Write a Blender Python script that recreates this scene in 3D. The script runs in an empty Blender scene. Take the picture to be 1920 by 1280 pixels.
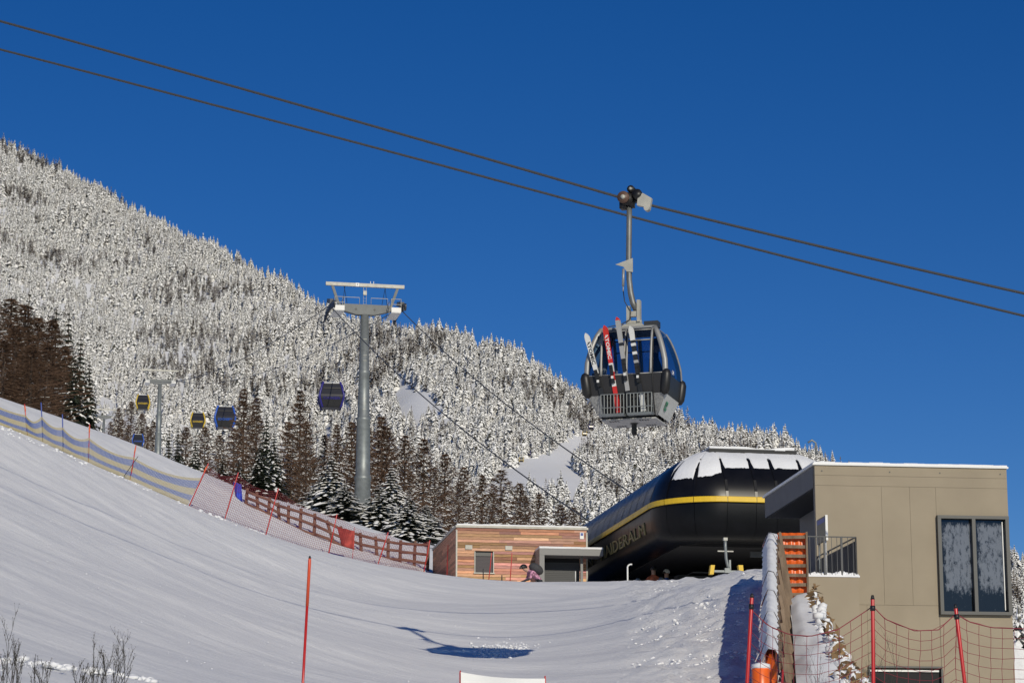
import bpy, math, random
import numpy as np
from mathutils import Vector, Matrix, noise

random.seed(11)
R = math.radians
SC = bpy.context.scene
COL = SC.collection

# ------------------------------------------------------------------ camera, sky, sun, exposure
F, PITCH = 4700.0, R(12.0)
CP, SP = math.cos(PITCH), math.sin(PITCH)
cam_d = bpy.data.cameras.new('camera')
cam = bpy.data.objects.new('camera', cam_d)
COL.objects.link(cam)
cam.rotation_euler = (math.pi / 2 + PITCH, 0, 0)
cam_d.sensor_width = 36.0
cam_d.lens = F / 1920 * 36.0
cam_d.clip_start, cam_d.clip_end = 0.5, 9000
SC.camera = cam

SUN_EL, SUN_AZ = R(25.0), R(19.0)          # azimuth: behind the camera, swung to the right
TO_SUN = Vector((math.sin(SUN_AZ) * math.cos(SUN_EL), -math.cos(SUN_AZ) * math.cos(SUN_EL), math.sin(SUN_EL)))
world = bpy.data.worlds.new('World')
SC.world = world
world.use_nodes = True
wn = world.node_tree
sky = wn.nodes.new('ShaderNodeTexSky')
sky.sky_type = 'NISHITA'
sky.sun_disc = False
sky.sun_elevation = SUN_EL
sky.sun_rotation = math.pi - SUN_AZ
sky.altitude = 2200
sky.air_density = 1.0
sky.dust_density = 0.0
sky.ozone_density = 4.0
hs = wn.nodes.new('ShaderNodeHueSaturation')
hs.inputs['Saturation'].default_value = 1.30
hs.inputs['Hue'].default_value = 0.513
hs.inputs['Value'].default_value = 0.88
wn.links.new(sky.outputs[0], hs.inputs['Color'])
wn.links.new(hs.outputs[0], wn.nodes['Background'].inputs[0])
wn.nodes['Background'].inputs[1].default_value = 0.073
sun_d = bpy.data.lights.new('sun', 'SUN')
sun_d.energy = 3.05
sun_d.angle = R(0.5)
sun_d.color = (1.0, 0.92, 0.76)
sun = bpy.data.objects.new('sun', sun_d)
COL.objects.link(sun)
sun.rotation_euler = (-TO_SUN).to_track_quat('-Z', 'Y').to_euler()
sun.location = (20, -30, 60)
SC.view_settings.view_transform = 'Standard'
SC.view_settings.look = 'None'
SC.view_settings.exposure = 0.0
SC.view_settings.gamma = 1.0
SC.cycles.max_bounces = 8
SC.cycles.transparent_max_bounces = 12


def W(px, py, d):
    """photo bearing (1920x1280) at ground distance d -> world point"""
    u, v = (px - 960) / F, (640 - py) / F
    k = d / (CP - v * SP)
    return Vector((u * k, d, (SP + v * CP) * k))


# ------------------------------------------------------------------ materials
MATS = {}


def mat(name, col, rough=0.6, metal=0.0, var=0.0, scale=8.0, bump=0.0, bscale=40.0, stretch=None, spec=0.5, coat=0.0, attr=False):
    if name in MATS:
        return MATS[name]
    m = bpy.data.materials.new(name)
    m.use_nodes = True
    nt = m.node_tree
    b = nt.nodes['Principled BSDF']
    b.inputs['Base Color'].default_value = (*col, 1)
    b.inputs['Roughness'].default_value = rough
    b.inputs['Metallic'].default_value = metal
    b.inputs['Specular IOR Level'].default_value = spec
    b.inputs['Coat Weight'].default_value = coat
    if var > 0 or bump > 0:
        tc = nt.nodes.new('ShaderNodeTexCoord')
        mp = nt.nodes.new('ShaderNodeMapping')
        nt.links.new(tc.outputs['Object'], mp.inputs[0])
        if stretch:
            mp.inputs['Scale'].default_value = stretch
    if var > 0:
        n = nt.nodes.new('ShaderNodeTexNoise')
        n.inputs['Scale'].default_value = scale
        n.inputs['Detail'].default_value = 6
        nt.links.new(mp.outputs[0], n.inputs['Vector'])
        r = nt.nodes.new('ShaderNodeValToRGB')
        r.color_ramp.elements[0].position, r.color_ramp.elements[1].position = 0.3, 0.7
        r.color_ramp.elements[0].color = tuple(c * (1 - var) for c in col) + (1,)
        r.color_ramp.elements[1].color = tuple(min(1, c * (1 + var)) for c in col) + (1,)
        nt.links.new(n.outputs[0], r.inputs[0])
        out = r.outputs[0]
        if attr:
            a = nt.nodes.new('ShaderNodeAttribute')
            a.attribute_name = 'tint'
            mx = nt.nodes.new('ShaderNodeMix')
            mx.data_type = 'RGBA'
            mx.blend_type = 'MULTIPLY'
            mx.inputs[0].default_value = 1
            nt.links.new(out, mx.inputs[6])
            nt.links.new(a.outputs[0], mx.inputs[7])
            out = mx.outputs[2]
        nt.links.new(out, b.inputs['Base Color'])
    if bump > 0:
        n2 = nt.nodes.new('ShaderNodeTexNoise')
        n2.inputs['Scale'].default_value = bscale
        n2.inputs['Detail'].default_value = 5
        nt.links.new(mp.outputs[0], n2.inputs['Vector'])
        bp = nt.nodes.new('ShaderNodeBump')
        bp.inputs['Strength'].default_value = bump
        bp.inputs['Distance'].default_value = 0.05
        nt.links.new(n2.outputs[0], bp.inputs['Height'])
        nt.links.new(bp.outputs[0], b.inputs['Normal'])
    MATS[name] = m
    return m


SNOW = mat('snow', (0.80, 0.81, 0.83), 0.75, var=0.04, scale=1.5, bump=0.25, bscale=9, spec=0.3)
TSNOW = mat('tree_snow', (0.90, 0.89, 0.86), 0.8, spec=0.2)
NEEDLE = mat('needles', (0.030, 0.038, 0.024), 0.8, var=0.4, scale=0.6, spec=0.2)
HAZENEEDLE = mat('hazed_needles', (0.10, 0.10, 0.085), 0.85, spec=0.1)  # lightened base colour carries distance haze and scattered light
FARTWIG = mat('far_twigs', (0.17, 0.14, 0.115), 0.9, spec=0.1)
TWIG = mat('larch_twigs', (0.095, 0.058, 0.038), 0.85, var=0.35, scale=0.7, spec=0.15)
BARK = mat('bark', (0.07, 0.05, 0.038), 0.9, var=0.4, scale=4, bump=0.5, bscale=20)
STEEL = mat('galvanized_steel', (0.23, 0.25, 0.25), 0.5, 0.45, var=0.15, scale=3)
ARMGREY = mat('arm_grey', (0.15, 0.16, 0.16), 0.6, 0.1, var=0.12, scale=2)
PALESTEEL = mat('pale_steel', (0.44, 0.43, 0.38), 0.55, 0.1, var=0.15, scale=4)
DARKSTEEL = mat('dark_steel', (0.06, 0.062, 0.065), 0.5, 0.5)
ROPE = mat('wire_rope', (0.07, 0.074, 0.08), 0.6, 0.3)
BLACK = mat('black_rubber', (0.014, 0.014, 0.015), 0.45)
GLOSSBLACK = mat('gloss_black_panel', (0.006, 0.006, 0.007), 0.3, var=0.3, scale=2, spec=0.35)
DULLBLACK = mat('dull_black_skirt', (0.004, 0.0045, 0.006), 0.35, var=0.3, scale=2, spec=0.2)
YELLOW = mat('yellow_paint', (0.72, 0.47, 0.02), 0.4, var=0.05, scale=3)
LETTER = mat('dull_yellow_letter', (0.22, 0.19, 0.08), 0.6)
BEIGE = mat('beige_render', (0.325, 0.276, 0.204), 0.85, var=0.07, scale=0.8, bump=0.06, bscale=60, spec=0.2)
GREYCLAD = mat('dark_grey_cladding', (0.10, 0.105, 0.115), 0.6, var=0.1, scale=2)
FRAME = mat('window_frame_grey', (0.085, 0.085, 0.08), 0.5)
DARK = mat('dark_interior', (0.02, 0.02, 0.022), 0.9)
RED = mat('red_plastic', (0.50, 0.022, 0.018), 0.3, spec=0.6)
ORANGE = mat('orange_plastic', (0.78, 0.13, 0.015), 0.35, var=0.1, scale=5)
BLUE = mat('blue_plastic', (0.03, 0.07, 0.32), 0.4)
REDNET = mat('red_netting', (0.24, 0.03, 0.045), 0.6)
BLUENET = mat('blue_netting', (0.09, 0.14, 0.36), 0.6)
YELNET = mat('yellow_netting', (0.46, 0.39, 0.20), 0.6)
OLDWOOD = mat('weathered_wood', (0.20, 0.145, 0.10), 0.85, var=0.35, scale=5, bump=0.4, bscale=25, stretch=(1, 1, 0.3))
RAILWOOD = mat('brown_rail_wood', (0.17, 0.095, 0.065), 0.85, var=0.3, scale=4, bump=0.4, bscale=15)
LARCHBOARD = mat('larch_boards', (0.55, 0.30, 0.18), 0.7, var=0.35, scale=6, bump=0.3, bscale=30, stretch=(0.5, 0.5, 9), attr=True)
WHITE = mat('white_paint', (0.78, 0.78, 0.76), 0.5)
TWIGDRY = mat('dry_stem', (0.045, 0.04, 0.032), 0.9)
LEAF = mat('withered_leaf', (0.24, 0.15, 0.07), 0.8, var=0.4, scale=6)
SKIN_M = mat('skin', (0.5, 0.3, 0.22), 0.5)


def glass(name, tint, fac=0.12, rough=0.02):
    m = bpy.data.materials.new(name)
    m.use_nodes = True
    nt = m.node_tree
    nt.nodes.remove(nt.nodes['Principled BSDF'])
    t = nt.nodes.new('ShaderNodeBsdfTransparent')
    t.inputs[0].default_value = (*tint, 1)
    g = nt.nodes.new('ShaderNodeBsdfGlossy')
    g.inputs['Roughness'].default_value = rough
    lw = nt.nodes.new('ShaderNodeFresnel')
    lw.inputs[0].default_value = 1.5
    ad = nt.nodes.new('ShaderNodeMath')
    ad.operation = 'ADD'
    ad.inputs[1].default_value = fac
    mx = nt.nodes.new('ShaderNodeMixShader')
    nt.links.new(lw.outputs[0], ad.inputs[0])
    nt.links.new(ad.outputs[0], mx.inputs[0])
    nt.links.new(t.outputs[0], mx.inputs[1])
    nt.links.new(g.outputs[0], mx.inputs[2])
    nt.links.new(mx.outputs[0], nt.nodes['Material Output'].inputs[0])
    return m


CABGLASS = glass('tinted_cabin_glass', (0.38, 0.47, 0.60), 0.03)


def reflection_glass():  # mottled base colour paints in the reflection of snowy forest
    m = bpy.data.materials.new('painted_reflection_glass')
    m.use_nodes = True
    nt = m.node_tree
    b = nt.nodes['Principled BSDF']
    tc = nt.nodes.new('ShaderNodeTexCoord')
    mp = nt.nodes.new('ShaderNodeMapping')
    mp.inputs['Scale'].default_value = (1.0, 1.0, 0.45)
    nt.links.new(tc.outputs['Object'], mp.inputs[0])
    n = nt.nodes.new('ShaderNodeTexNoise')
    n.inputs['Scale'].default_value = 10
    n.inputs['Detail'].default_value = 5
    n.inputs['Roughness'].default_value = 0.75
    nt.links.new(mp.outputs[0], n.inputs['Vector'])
    # painted reflection thins out towards the pane's rim and foot (uv from the pane mesh)
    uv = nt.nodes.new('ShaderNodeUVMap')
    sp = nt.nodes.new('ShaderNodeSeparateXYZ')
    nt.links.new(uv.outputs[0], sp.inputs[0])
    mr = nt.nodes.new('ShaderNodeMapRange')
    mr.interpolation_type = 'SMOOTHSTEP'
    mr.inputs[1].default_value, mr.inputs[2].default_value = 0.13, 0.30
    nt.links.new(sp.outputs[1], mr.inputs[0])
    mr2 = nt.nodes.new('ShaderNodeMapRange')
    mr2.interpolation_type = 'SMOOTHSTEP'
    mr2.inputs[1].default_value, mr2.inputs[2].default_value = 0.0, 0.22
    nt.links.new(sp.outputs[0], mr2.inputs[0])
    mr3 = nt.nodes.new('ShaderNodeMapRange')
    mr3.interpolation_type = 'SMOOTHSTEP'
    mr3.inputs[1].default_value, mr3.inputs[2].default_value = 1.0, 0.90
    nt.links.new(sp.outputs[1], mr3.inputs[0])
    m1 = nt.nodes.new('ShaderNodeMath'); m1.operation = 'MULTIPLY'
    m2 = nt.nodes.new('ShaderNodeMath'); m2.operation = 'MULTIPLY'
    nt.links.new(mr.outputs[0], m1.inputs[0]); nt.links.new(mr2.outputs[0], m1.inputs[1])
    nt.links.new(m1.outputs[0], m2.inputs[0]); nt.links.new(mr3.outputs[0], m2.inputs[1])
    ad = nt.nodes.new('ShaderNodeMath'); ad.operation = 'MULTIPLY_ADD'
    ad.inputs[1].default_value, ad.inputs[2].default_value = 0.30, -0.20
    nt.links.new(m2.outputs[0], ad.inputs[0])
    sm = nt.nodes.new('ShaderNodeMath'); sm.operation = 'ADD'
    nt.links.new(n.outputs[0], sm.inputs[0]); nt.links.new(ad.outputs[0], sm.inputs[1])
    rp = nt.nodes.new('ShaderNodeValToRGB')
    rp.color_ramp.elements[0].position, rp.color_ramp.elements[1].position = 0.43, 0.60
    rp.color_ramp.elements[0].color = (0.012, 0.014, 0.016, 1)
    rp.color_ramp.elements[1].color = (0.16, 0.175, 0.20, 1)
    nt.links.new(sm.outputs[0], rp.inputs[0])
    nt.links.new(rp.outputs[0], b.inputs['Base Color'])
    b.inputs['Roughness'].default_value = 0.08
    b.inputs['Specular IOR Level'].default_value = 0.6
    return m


REFLPANE = reflection_glass()


# ------------------------------------------------------------------ mesh builder
class MB:
    def __init__(self):
        self.v, self.f, self.m, self.tint = [], [], [], []

    def add(self, vs, fs, mi=0, tint=None):
        o = len(self.v)
        self.v.extend([tuple(p) for p in vs])
        for f in fs:
            self.f.append(tuple(i + o for i in f))
            self.m.append(mi)
            self.tint.append(tint)
        return o

    def box(self, c, s, rot=None, mi=0, tint=None):
        x, y, z = s[0] / 2, s[1] / 2, s[2] / 2
        vs = [Vector((a * x, b * y, e * z)) for a in (-1, 1) for b in (-1, 1) for e in (-1, 1)]
        if rot is not None:
            vs = [rot @ p for p in vs]
        c = Vector(c)
        self.add([p + c for p in vs], [(0, 1, 3, 2), (4, 6, 7, 5), (0, 4, 5, 1), (2, 3, 7, 6), (0, 2, 6, 4), (1, 5, 7, 3)], mi, tint)

    def bar(self, a, b, w, h=None, mi=0, up=(0, 0, 1)):
        """square bar from a to b, w sideways, h along up"""
        a, b = Vector(a), Vector(b)
        h = h or w
        d = (b - a)
        L = d.length
        d.normalize()
        up = Vector(up)
        s = d.cross(up)
        if s.length < 1e-4:
            s = d.cross(Vector((0, 1, 0)))
        s.normalize()
        u = s.cross(d)
        vs = [p + s * i * w / 2 + u * j * h / 2 for p in (a, b) for i in (-1, 1) for j in (-1, 1)]
        self.add(vs, [(0, 1, 3, 2), (4, 6, 7, 5), (0, 4, 5, 1), (2, 3, 7, 6), (0, 2, 6, 4), (1, 5, 7, 3)], mi)

    def tube(self, pts, rad, n=8, mi=0, cap=True):
        pts = [Vector(p) for p in pts]
        if not hasattr(rad, '__len__'):
            rad = [rad] * len(pts)
        rings = []
        prev = None
        for i, p in enumerate(pts):
            t = (pts[min(i + 1, len(pts) - 1)] - pts[max(i - 1, 0)])
            t.normalize()
            if prev is None:
                a = t.cross(Vector((0, 0, 1)))
                if a.length < 1e-3:
                    a = t.cross(Vector((1, 0, 0)))
            else:
                a = prev - t * prev.dot(t)
            a.normalize()
            prev = a
            b = t.cross(a)
            rings.append([p + (a * math.cos(2 * math.pi * k / n) + b * math.sin(2 * math.pi * k / n)) * rad[i] for k in range(n)])
        vs = [q for r in rings for q in r]
        fs = []
        for i in range(len(pts) - 1):
            for k in range(n):
                k2 = (k + 1) % n
                fs.append((i * n + k, i * n + k2, (i + 1) * n + k2, (i + 1) * n + k))
        if cap:
            fs.append(tuple(range(n - 1, -1, -1)))
            fs.append(tuple((len(pts) - 1) * n + k for k in range(n)))
        self.add(vs, fs, mi)

    def quad(self, a, b, c, d, mi=0):
        self.add([a, b, c, d], [(0, 1, 2, 3)], mi)

    def tri(self, a, b, c, mi=0):
        self.add([a, b, c], [(0, 1, 2)], mi)

    def prism(self, poly, d, mi=0):
        """closed polygon (list of points) extruded by vector d"""
        n = len(poly)
        d = Vector(d)
        poly = [Vector(p) for p in poly]
        vs = poly + [p + d for p in poly]
        fs = [tuple(range(n - 1, -1, -1)), tuple(range(n, 2 * n))]
        for i in range(n):
            j = (i + 1) % n
            fs.append((i, j, n + j, n + i))
        self.add(vs, fs, mi)

    ICO = None

    def lump(self, c, r, mi=0, flat=0.75, jit=0.3):
        if MB.ICO is None:
            t = (1 + 5 ** .5) / 2
            vs = [(-1, t, 0), (1, t, 0), (-1, -t, 0), (1, -t, 0), (0, -1, t), (0, 1, t), (0, -1, -t), (0, 1, -t), (t, 0, -1), (t, 0, 1), (-t, 0, -1), (-t, 0, 1)]
            MB.ICO = ([Vector(v).normalized() for v in vs],
                      [(0, 11, 5), (0, 5, 1), (0, 1, 7), (0, 7, 10), (0, 10, 11), (1, 5, 9), (5, 11, 4), (11, 10, 2), (10, 7, 6), (7, 1, 8), (3, 9, 4), (3, 4, 2), (3, 2, 6), (3, 6, 8), (3, 8, 9), (4, 9, 5), (2, 4, 11), (6, 2, 10), (8, 6, 7), (9, 8, 1)])
        c = Vector(c)
        rx, ry = r * random.uniform(.75, 1.3), r * random.uniform(.75, 1.3)
        vs = [c + Vector((v.x * rx, v.y * ry, v.z * r * flat)) * random.uniform(1 - jit, 1 + jit) for v in MB.ICO[0]]
        self.add(vs, MB.ICO[1], mi)

    def mesh(self, name, mats, smooth=False, off=None):
        me = bpy.data.meshes.new(name)
        vs = self.v
        if off is not None:
            vs = [(a - off[0], b - off[1], c - off[2]) for a, b, c in vs]
        me.from_pydata(vs, [], self.f)
        for m in mats:
            me.materials.append(m)
        me.polygons.foreach_set('material_index', self.m)
        if smooth:
            me.polygons.foreach_set('use_smooth', [True] * len(self.f))
        if any(t is not None for t in self.tint):
            at = me.color_attributes.new('tint', 'FLOAT_COLOR', 'CORNER')
            k = 0
            for p, t in zip(me.polygons, self.tint):
                for li in p.loop_indices:
                    at.data[li].color = (*(t or (1, 1, 1)), 1)
        me.update()
        return me

    def build(self, name, mats, parent=None, smooth=False, off=None):
        if not isinstance(mats, (list, tuple)):
            mats = [mats]
        o = bpy.data.objects.new(name, self.mesh(name, mats, smooth, off))
        COL.objects.link(o)
        if parent is not None:
            o.parent = parent
        return o


def tag(o, label=None, cat=None, group=None, kind=None):
    if label: o['label'] = label
    if cat: o['category'] = cat
    if group: o['group'] = group
    if kind: o['kind'] = kind
    return o


def thing(name, label, cat, loc=(0, 0, 0), rz=0.0, group=None):
    o = bpy.data.objects.new(name, None)
    COL.objects.link(o)
    o.empty_display_size = 0.2
    o.location = loc
    o.rotation_euler = (0, 0, rz)
    return tag(o, label, cat, group)


def copy_tree(o, parent=None):
    c = o.copy()
    COL.objects.link(c)
    c.parent = parent
    for ch in o.children:
        copy_tree(ch, c)
    return c


def text_part(s, size, depth, m, parent, M, name='lettering', bold=0.0, width=None):
    cu = bpy.data.curves.new(name, 'FONT')
    cu.body = s
    cu.size = size
    cu.extrude = depth
    cu.offset = bold
    cu.resolution_u = 2
    cu.align_x, cu.align_y = 'CENTER', 'CENTER'
    t = bpy.data.objects.new('tmp_text', cu)
    COL.objects.link(t)
    dg = bpy.context.evaluated_depsgraph_get()
    me = bpy.data.meshes.new_from_object(t.evaluated_get(dg))
    bpy.data.objects.remove(t)
    bpy.data.curves.remove(cu)
    if width:
        xs = [v.co.x for v in me.vertices]
        k = width / max(1e-6, max(xs) - min(xs))
        for v in me.vertices:
            v.co.x *= k
    me.transform(M)
    me.materials.clear()
    me.materials.append(m)
    me.name = name
    o = bpy.data.objects.new(name, me)
    COL.objects.link(o)
    o.parent = parent
    return o


def frame_matrix(origin, xdir, updir):
    x = Vector(xdir).normalized()
    u = Vector(updir)
    u = (u - x * u.dot(x)).normalized()
    n = x.cross(u)
    M = Matrix((x, u, n)).transposed().to_4x4()
    M.translation = Vector(origin)
    return M


# ------------------------------------------------------------------ ground
def fence_x(y):
    return np.interp(y, [0, 20, 45, 64, 70, 80, 84, 100], [1.9, 2.85, 4.72, 6.74, 8.2, 8.0, 16, 60])


CT = []
for a in [(575, 1475, 20), (960, 1480, 20), (1250, 1440, 27), (0, 1400, 17), (300, 1400, 22),
          (0, 1238, 28), (0, 1150, 40), (0, 1050, 54), (0, 950, 68), (0, 870, 82), (20, 800, 92),
          (-300, 1150, 32), (-300, 900, 62), (-300, 690, 98), (-300, 660, 112),
          (300, 1275, 36), (300, 1180, 51), (300, 1080, 68), (300, 1000, 81), (248, 902, 95),
          (575, 1280, 46), (575, 1180, 62), (575, 1100, 80), (423, 975, 98), (617, 1045, 101), (500, 1005, 99.5), (708, 1062, 103),
          (860, 1280, 57), (860, 1230, 65), (860, 1180, 72), (860, 1120, 84), (860, 1084, 95), (720, 1120, 84),
          (1100, 1280, 54.5), (1100, 1180, 68), (1100, 1120, 82), (1100, 1089, 90),
          (1250, 1280, 52.5), (1250, 1180, 63), (1250, 1120, 71), (1250, 1088, 79), (1330, 1083, 70),
          (1395, 1280, 50.5), (1400, 1200, 56.5), (1400, 1120, 63), (1400, 1076, 68.5), (1440, 1078, 67),
          (50, 818, 92), (150, 862, 94), (350, 948, 96.5),
          (0, 752, 108), (100, 780, 110), (200, 817, 111), (300, 853, 112), (400, 893, 114), (500, 940, 116), (570, 964, 118), (640, 990, 120), (700, 1002, 121), (775, 1016, 116),
          (800, 1071, 106), (0, 800, 180), (300, 895, 180), (680, 1012, 190), (900, 1050, 190), (1100, 1075, 170), (1400, 1105, 170),
          (0, 870, 350), (300, 905, 350), (700, 1005, 350), (1100, 1065, 350), (1500, 1115, 350), (2100, 1340, 350), (-400, 800, 350)]:
    p = W(*a)
    CT.append((p.x, p.y, p.z))
CT += [(0, 0, -1.7), (6, 3, -1.6), (-7, 3, -1.3), (0, 100, 10.4), (1.2, 97, 10.2), (6, 85, 9.6), (8, 80, 9.1), (30, 150, 8), (42, 200, 9), (60, 300, 14), (4, 96, 10.3), (6, 94, 10.3), (8, 96, 10.1), (9, 110, 10.1), (3, 112, 10.3), (-1.5, 101, 11.5), (13, 90, 9.2), (17, 96, 6.5), (21, 98, 4.5), (26, 122, 5.5), (24, 108, 5), (14, 40, 2.5), (18, 66, 5)]
CT = np.array(CT)


def _U(r2):
    return 0.5 * r2 * np.log(r2 + 1e-9)


_S = 40.0
_P = CT[:, :2] / _S
_n = len(_P)
_K = _U(((_P[:, None] - _P[None]) ** 2).sum(-1)) + np.eye(_n) * 0.0015
_A = np.zeros((_n + 3, _n + 3))
_A[:_n, :_n] = _K
_A[:_n, _n] = 1
_A[:_n, _n + 1:] = _P
_A[_n:, :_n] = _A[:_n, _n:].T
_Wt = np.linalg.solve(_A, np.concatenate([CT[:, 2], [0, 0, 0]]))


def ground(x, y):
    x = np.asarray(x, float)
    y = np.asarray(y, float)
    sh = x.shape
    q = np.stack([x.ravel(), y.ravel()], 1) / _S
    out = np.empty(len(q))
    for i in range(0, len(q), 20000):
        s = q[i:i + 20000]
        out[i:i + 20000] = _U(((s[:, None] - _P[None]) ** 2).sum(-1)) @ _Wt[:_n] + _Wt[_n] + s @ _Wt[_n + 1:]
    out = out.reshape(sh)
    zr = np.interp(y, [0, 20, 45, 70, 100, 200, 350], [-1.7, -0.4, 2.3, 3.6, 5.0, 16, 30])
    t = np.clip((x - fence_x(y) - 0.05) / 0.5, 0, 1)
    t = t * t * (3 - 2 * t)
    t = np.where(y > 90, 0, t)
    return out * (1 - t) + np.minimum(zr, out) * t


def gz(x, y):
    return float(ground(np.array([x]), np.array([y]))[0])


def on_ground(px, d):
    """point on the snow on bearing px at distance d"""
    x = (px - 960) / F * d / 0.985
    return Vector((x, d, gz(x, d)))


def make_ground():
    ys = np.concatenate([np.linspace(-14, 24, 50), np.linspace(24.3, 75, 190), np.linspace(75.3, 125, 170), np.linspace(126, 352, 90)])
    us = np.linspace(-0.36, 0.36, 300)
    Y, U = np.meshgrid(ys, us, indexing='ij')
    X = U * (np.maximum(Y, 0) + 14)
    Z = ground(X, Y)
    nv = np.empty(X.size)
    for k, (x, y) in enumerate(zip(X.ravel(), Y.ravel())):
        # ski-swept streaks run down the fall line; lumpy along the fence foot and on the ramp
        a = noise.noise(((x + y) * 0.55, (y - x) * 0.04, 0.3)) * 0.07
        a += noise.noise(((x + y) * 1.7, (y - x) * 0.06, 5.3)) * 0.025 + noise.noise(((x * .3 + y) * 1.1, (y * .3 - x) * 0.08, 8.3)) * 0.03
        ramp = max(0, min(1, (x - (1.8 + (y - 45) * 0.03)) / 1.2)) if 35 < y < 92 else 0
        if ramp > 0:
            a += ramp * (noise.noise((x * 2.3, y * 2.3, 1)) * 0.11 + abs(noise.noise((x * 5, y * 4, 2))) * 0.13 + noise.noise((x * 7, y * 5, 6)) * 0.07)
        nv[k] = a
    Z = Z + nv.reshape(X.shape)
    nr, nc = X.shape
    idx = np.arange(nr * nc).reshape(nr, nc)
    fs = np.stack([idx[:-1, :-1], idx[:-1, 1:], idx[1:, 1:], idx[1:, :-1]], -1).reshape(-1, 4)
    me = bpy.data.meshes.new('snow_slope')
    me.from_pydata(np.stack([X, Y, Z], -1).reshape(-1, 3).tolist(), [], fs.tolist())
    me.polygons.foreach_set('use_smooth', [True] * len(fs))
    m = bpy.data.materials.new('piste_snow')
    m.use_nodes = True
    nt = m.node_tree
    b = nt.nodes['Principled BSDF']
    b.inputs['Roughness'].default_value = 0.7
    b.inputs['Specular IOR Level'].default_value = 0.3
    tc = nt.nodes.new('ShaderNodeTexCoord')
    mp = nt.nodes.new('ShaderNodeMapping')
    mp.vector_type = 'TEXTURE'
    mp.inputs['Rotation'].default_value = (0, 0, R(45))
    mp.inputs['Scale'].default_value = (0.55, 16, 1)
    nt.links.new(tc.outputs['Object'], mp.inputs[0])
    n1 = nt.nodes.new('ShaderNodeTexNoise')
    n1.inputs['Scale'].default_value = 1.0
    n1.inputs['Detail'].default_value = 7
    n1.inputs['Roughness'].default_value = 0.6
    nt.links.new(mp.outputs[0], n1.inputs['Vector'])
    rp = nt.nodes.new('ShaderNodeValToRGB')
    rp.color_ramp.elements[0].position, rp.color_ramp.elements[1].position = 0.38, 0.62
    rp.color_ramp.elements[0].color = (0.765, 0.77, 0.785, 1)
    rp.color_ramp.elements[1].color = (0.86, 0.86, 0.86, 1)
    nt.links.new(n1.outputs[0], rp.inputs[0])
    nt.links.new(rp.outputs[0], b.inputs['Base Color'])
    n2 = nt.nodes.new('ShaderNodeTexNoise')
    n2.inputs['Scale'].default_value = 14
    n2.inputs['Detail'].default_value = 6
    n2.inputs['Roughness'].default_value = 0.7
    nt.links.new(tc.outputs['Object'], n2.inputs['Vector'])
    mp3 = nt.nodes.new('ShaderNodeMapping')                 # ski tracks crossing the groomed streaks
    mp3.vector_type = 'TEXTURE'
    mp3.inputs['Rotation'].default_value = (0, 0, R(62))
    mp3.inputs['Scale'].default_value = (0.13, 9, 1)
    nt.links.new(tc.outputs['Object'], mp3.inputs[0])
    n3 = nt.nodes.new('ShaderNodeTexNoise')
    n3.inputs['Scale'].default_value = 1.0
    n3.inputs['Detail'].default_value = 4
    nt.links.new(mp3.outputs[0], n3.inputs['Vector'])
    sm0 = nt.nodes.new('ShaderNodeMath')
    sm0.operation = 'MULTIPLY_ADD'
    sm0.inputs[1].default_value = 0.28
    nt.links.new(n3.outputs[0], sm0.inputs[0])
    nt.links.new(n1.outputs[0], sm0.inputs[2])
    sm = nt.nodes.new('ShaderNodeMath')
    sm.operation = 'MULTIPLY_ADD'
    sm.inputs[1].default_value = 0.42
    nt.links.new(n2.outputs[0], sm.inputs[0])
    nt.links.new(sm0.outputs[0], sm.inputs[2])
    bp = nt.nodes.new('ShaderNodeBump')
    bp.inputs['Strength'].default_value = 0.55
    bp.inputs['Distance'].default_value = 0.15
    nt.links.new(sm.outputs[0], bp.inputs['Height'])
    nt.links.new(bp.outputs[0], b.inputs['Normal'])
    me.materials.append(m)
    o = bpy.data.objects.new('snow_slope', me)
    COL.objects.link(o)
    o['kind'] = 'structure'


make_ground()

# ------------------------------------------------------------------ mountain and its forest
PXS = [-400, -200, 0, 100, 250, 400, 600, 680, 780, 870, 960, 1040, 1100, 1180, 1250, 1350, 1450, 1540, 1700, 1920, 2300]
RPY = [40, 150, 272, 322, 396, 474, 582, 615, 630, 648, 672, 732, 775, 796, 808, 828, 860, 892, 965, 1075, 1260]
RD = [2700, 2500, 2300, 2230, 2120, 2000, 1800, 1620, 1480, 1420, 1380, 1340, 1320, 1290, 1260, 1220, 1180, 1150, 1080, 1020, 980]
LPX = [-400, 0, 200, 400, 640, 900, 1100, 1300, 1540, 1920, 2300]
LPY = [560, 640, 760, 850, 930, 965, 985, 1015, 1040, 1230, 1350]
BPY = [860, 900, 930, 950, 1010, 1050, 1080, 1100, 1130, 1330, 1420]


def mountain_point(px, s):
    dr, pr = np.interp(px, PXS, RD), np.interp(px, PXS, RPY)
    pl, pb = np.interp(px, LPX, LPY), np.interp(px, LPX, BPY)
    if s <= 1:
        d = np.interp(s, [0, 0.3, 1], [330, 0.70 * dr, dr])
        py = np.interp(s, [0, 0.3, 1], [pb, pl, pr])
        p = W(px, py, d)
    else:
        p = W(px, pr, dr)
        d2 = dr * (1 + (s - 1) * 1.2)
        p = Vector((p.x * d2 / dr, d2, p.z - (d2 - dr) * 0.35))
    if 0 < s <= 1.0:
        p.z += noise.noise((p.x * 0.012, p.y * 0.012, 0)) * 5 * min(1, s * 3)
    return p


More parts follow.
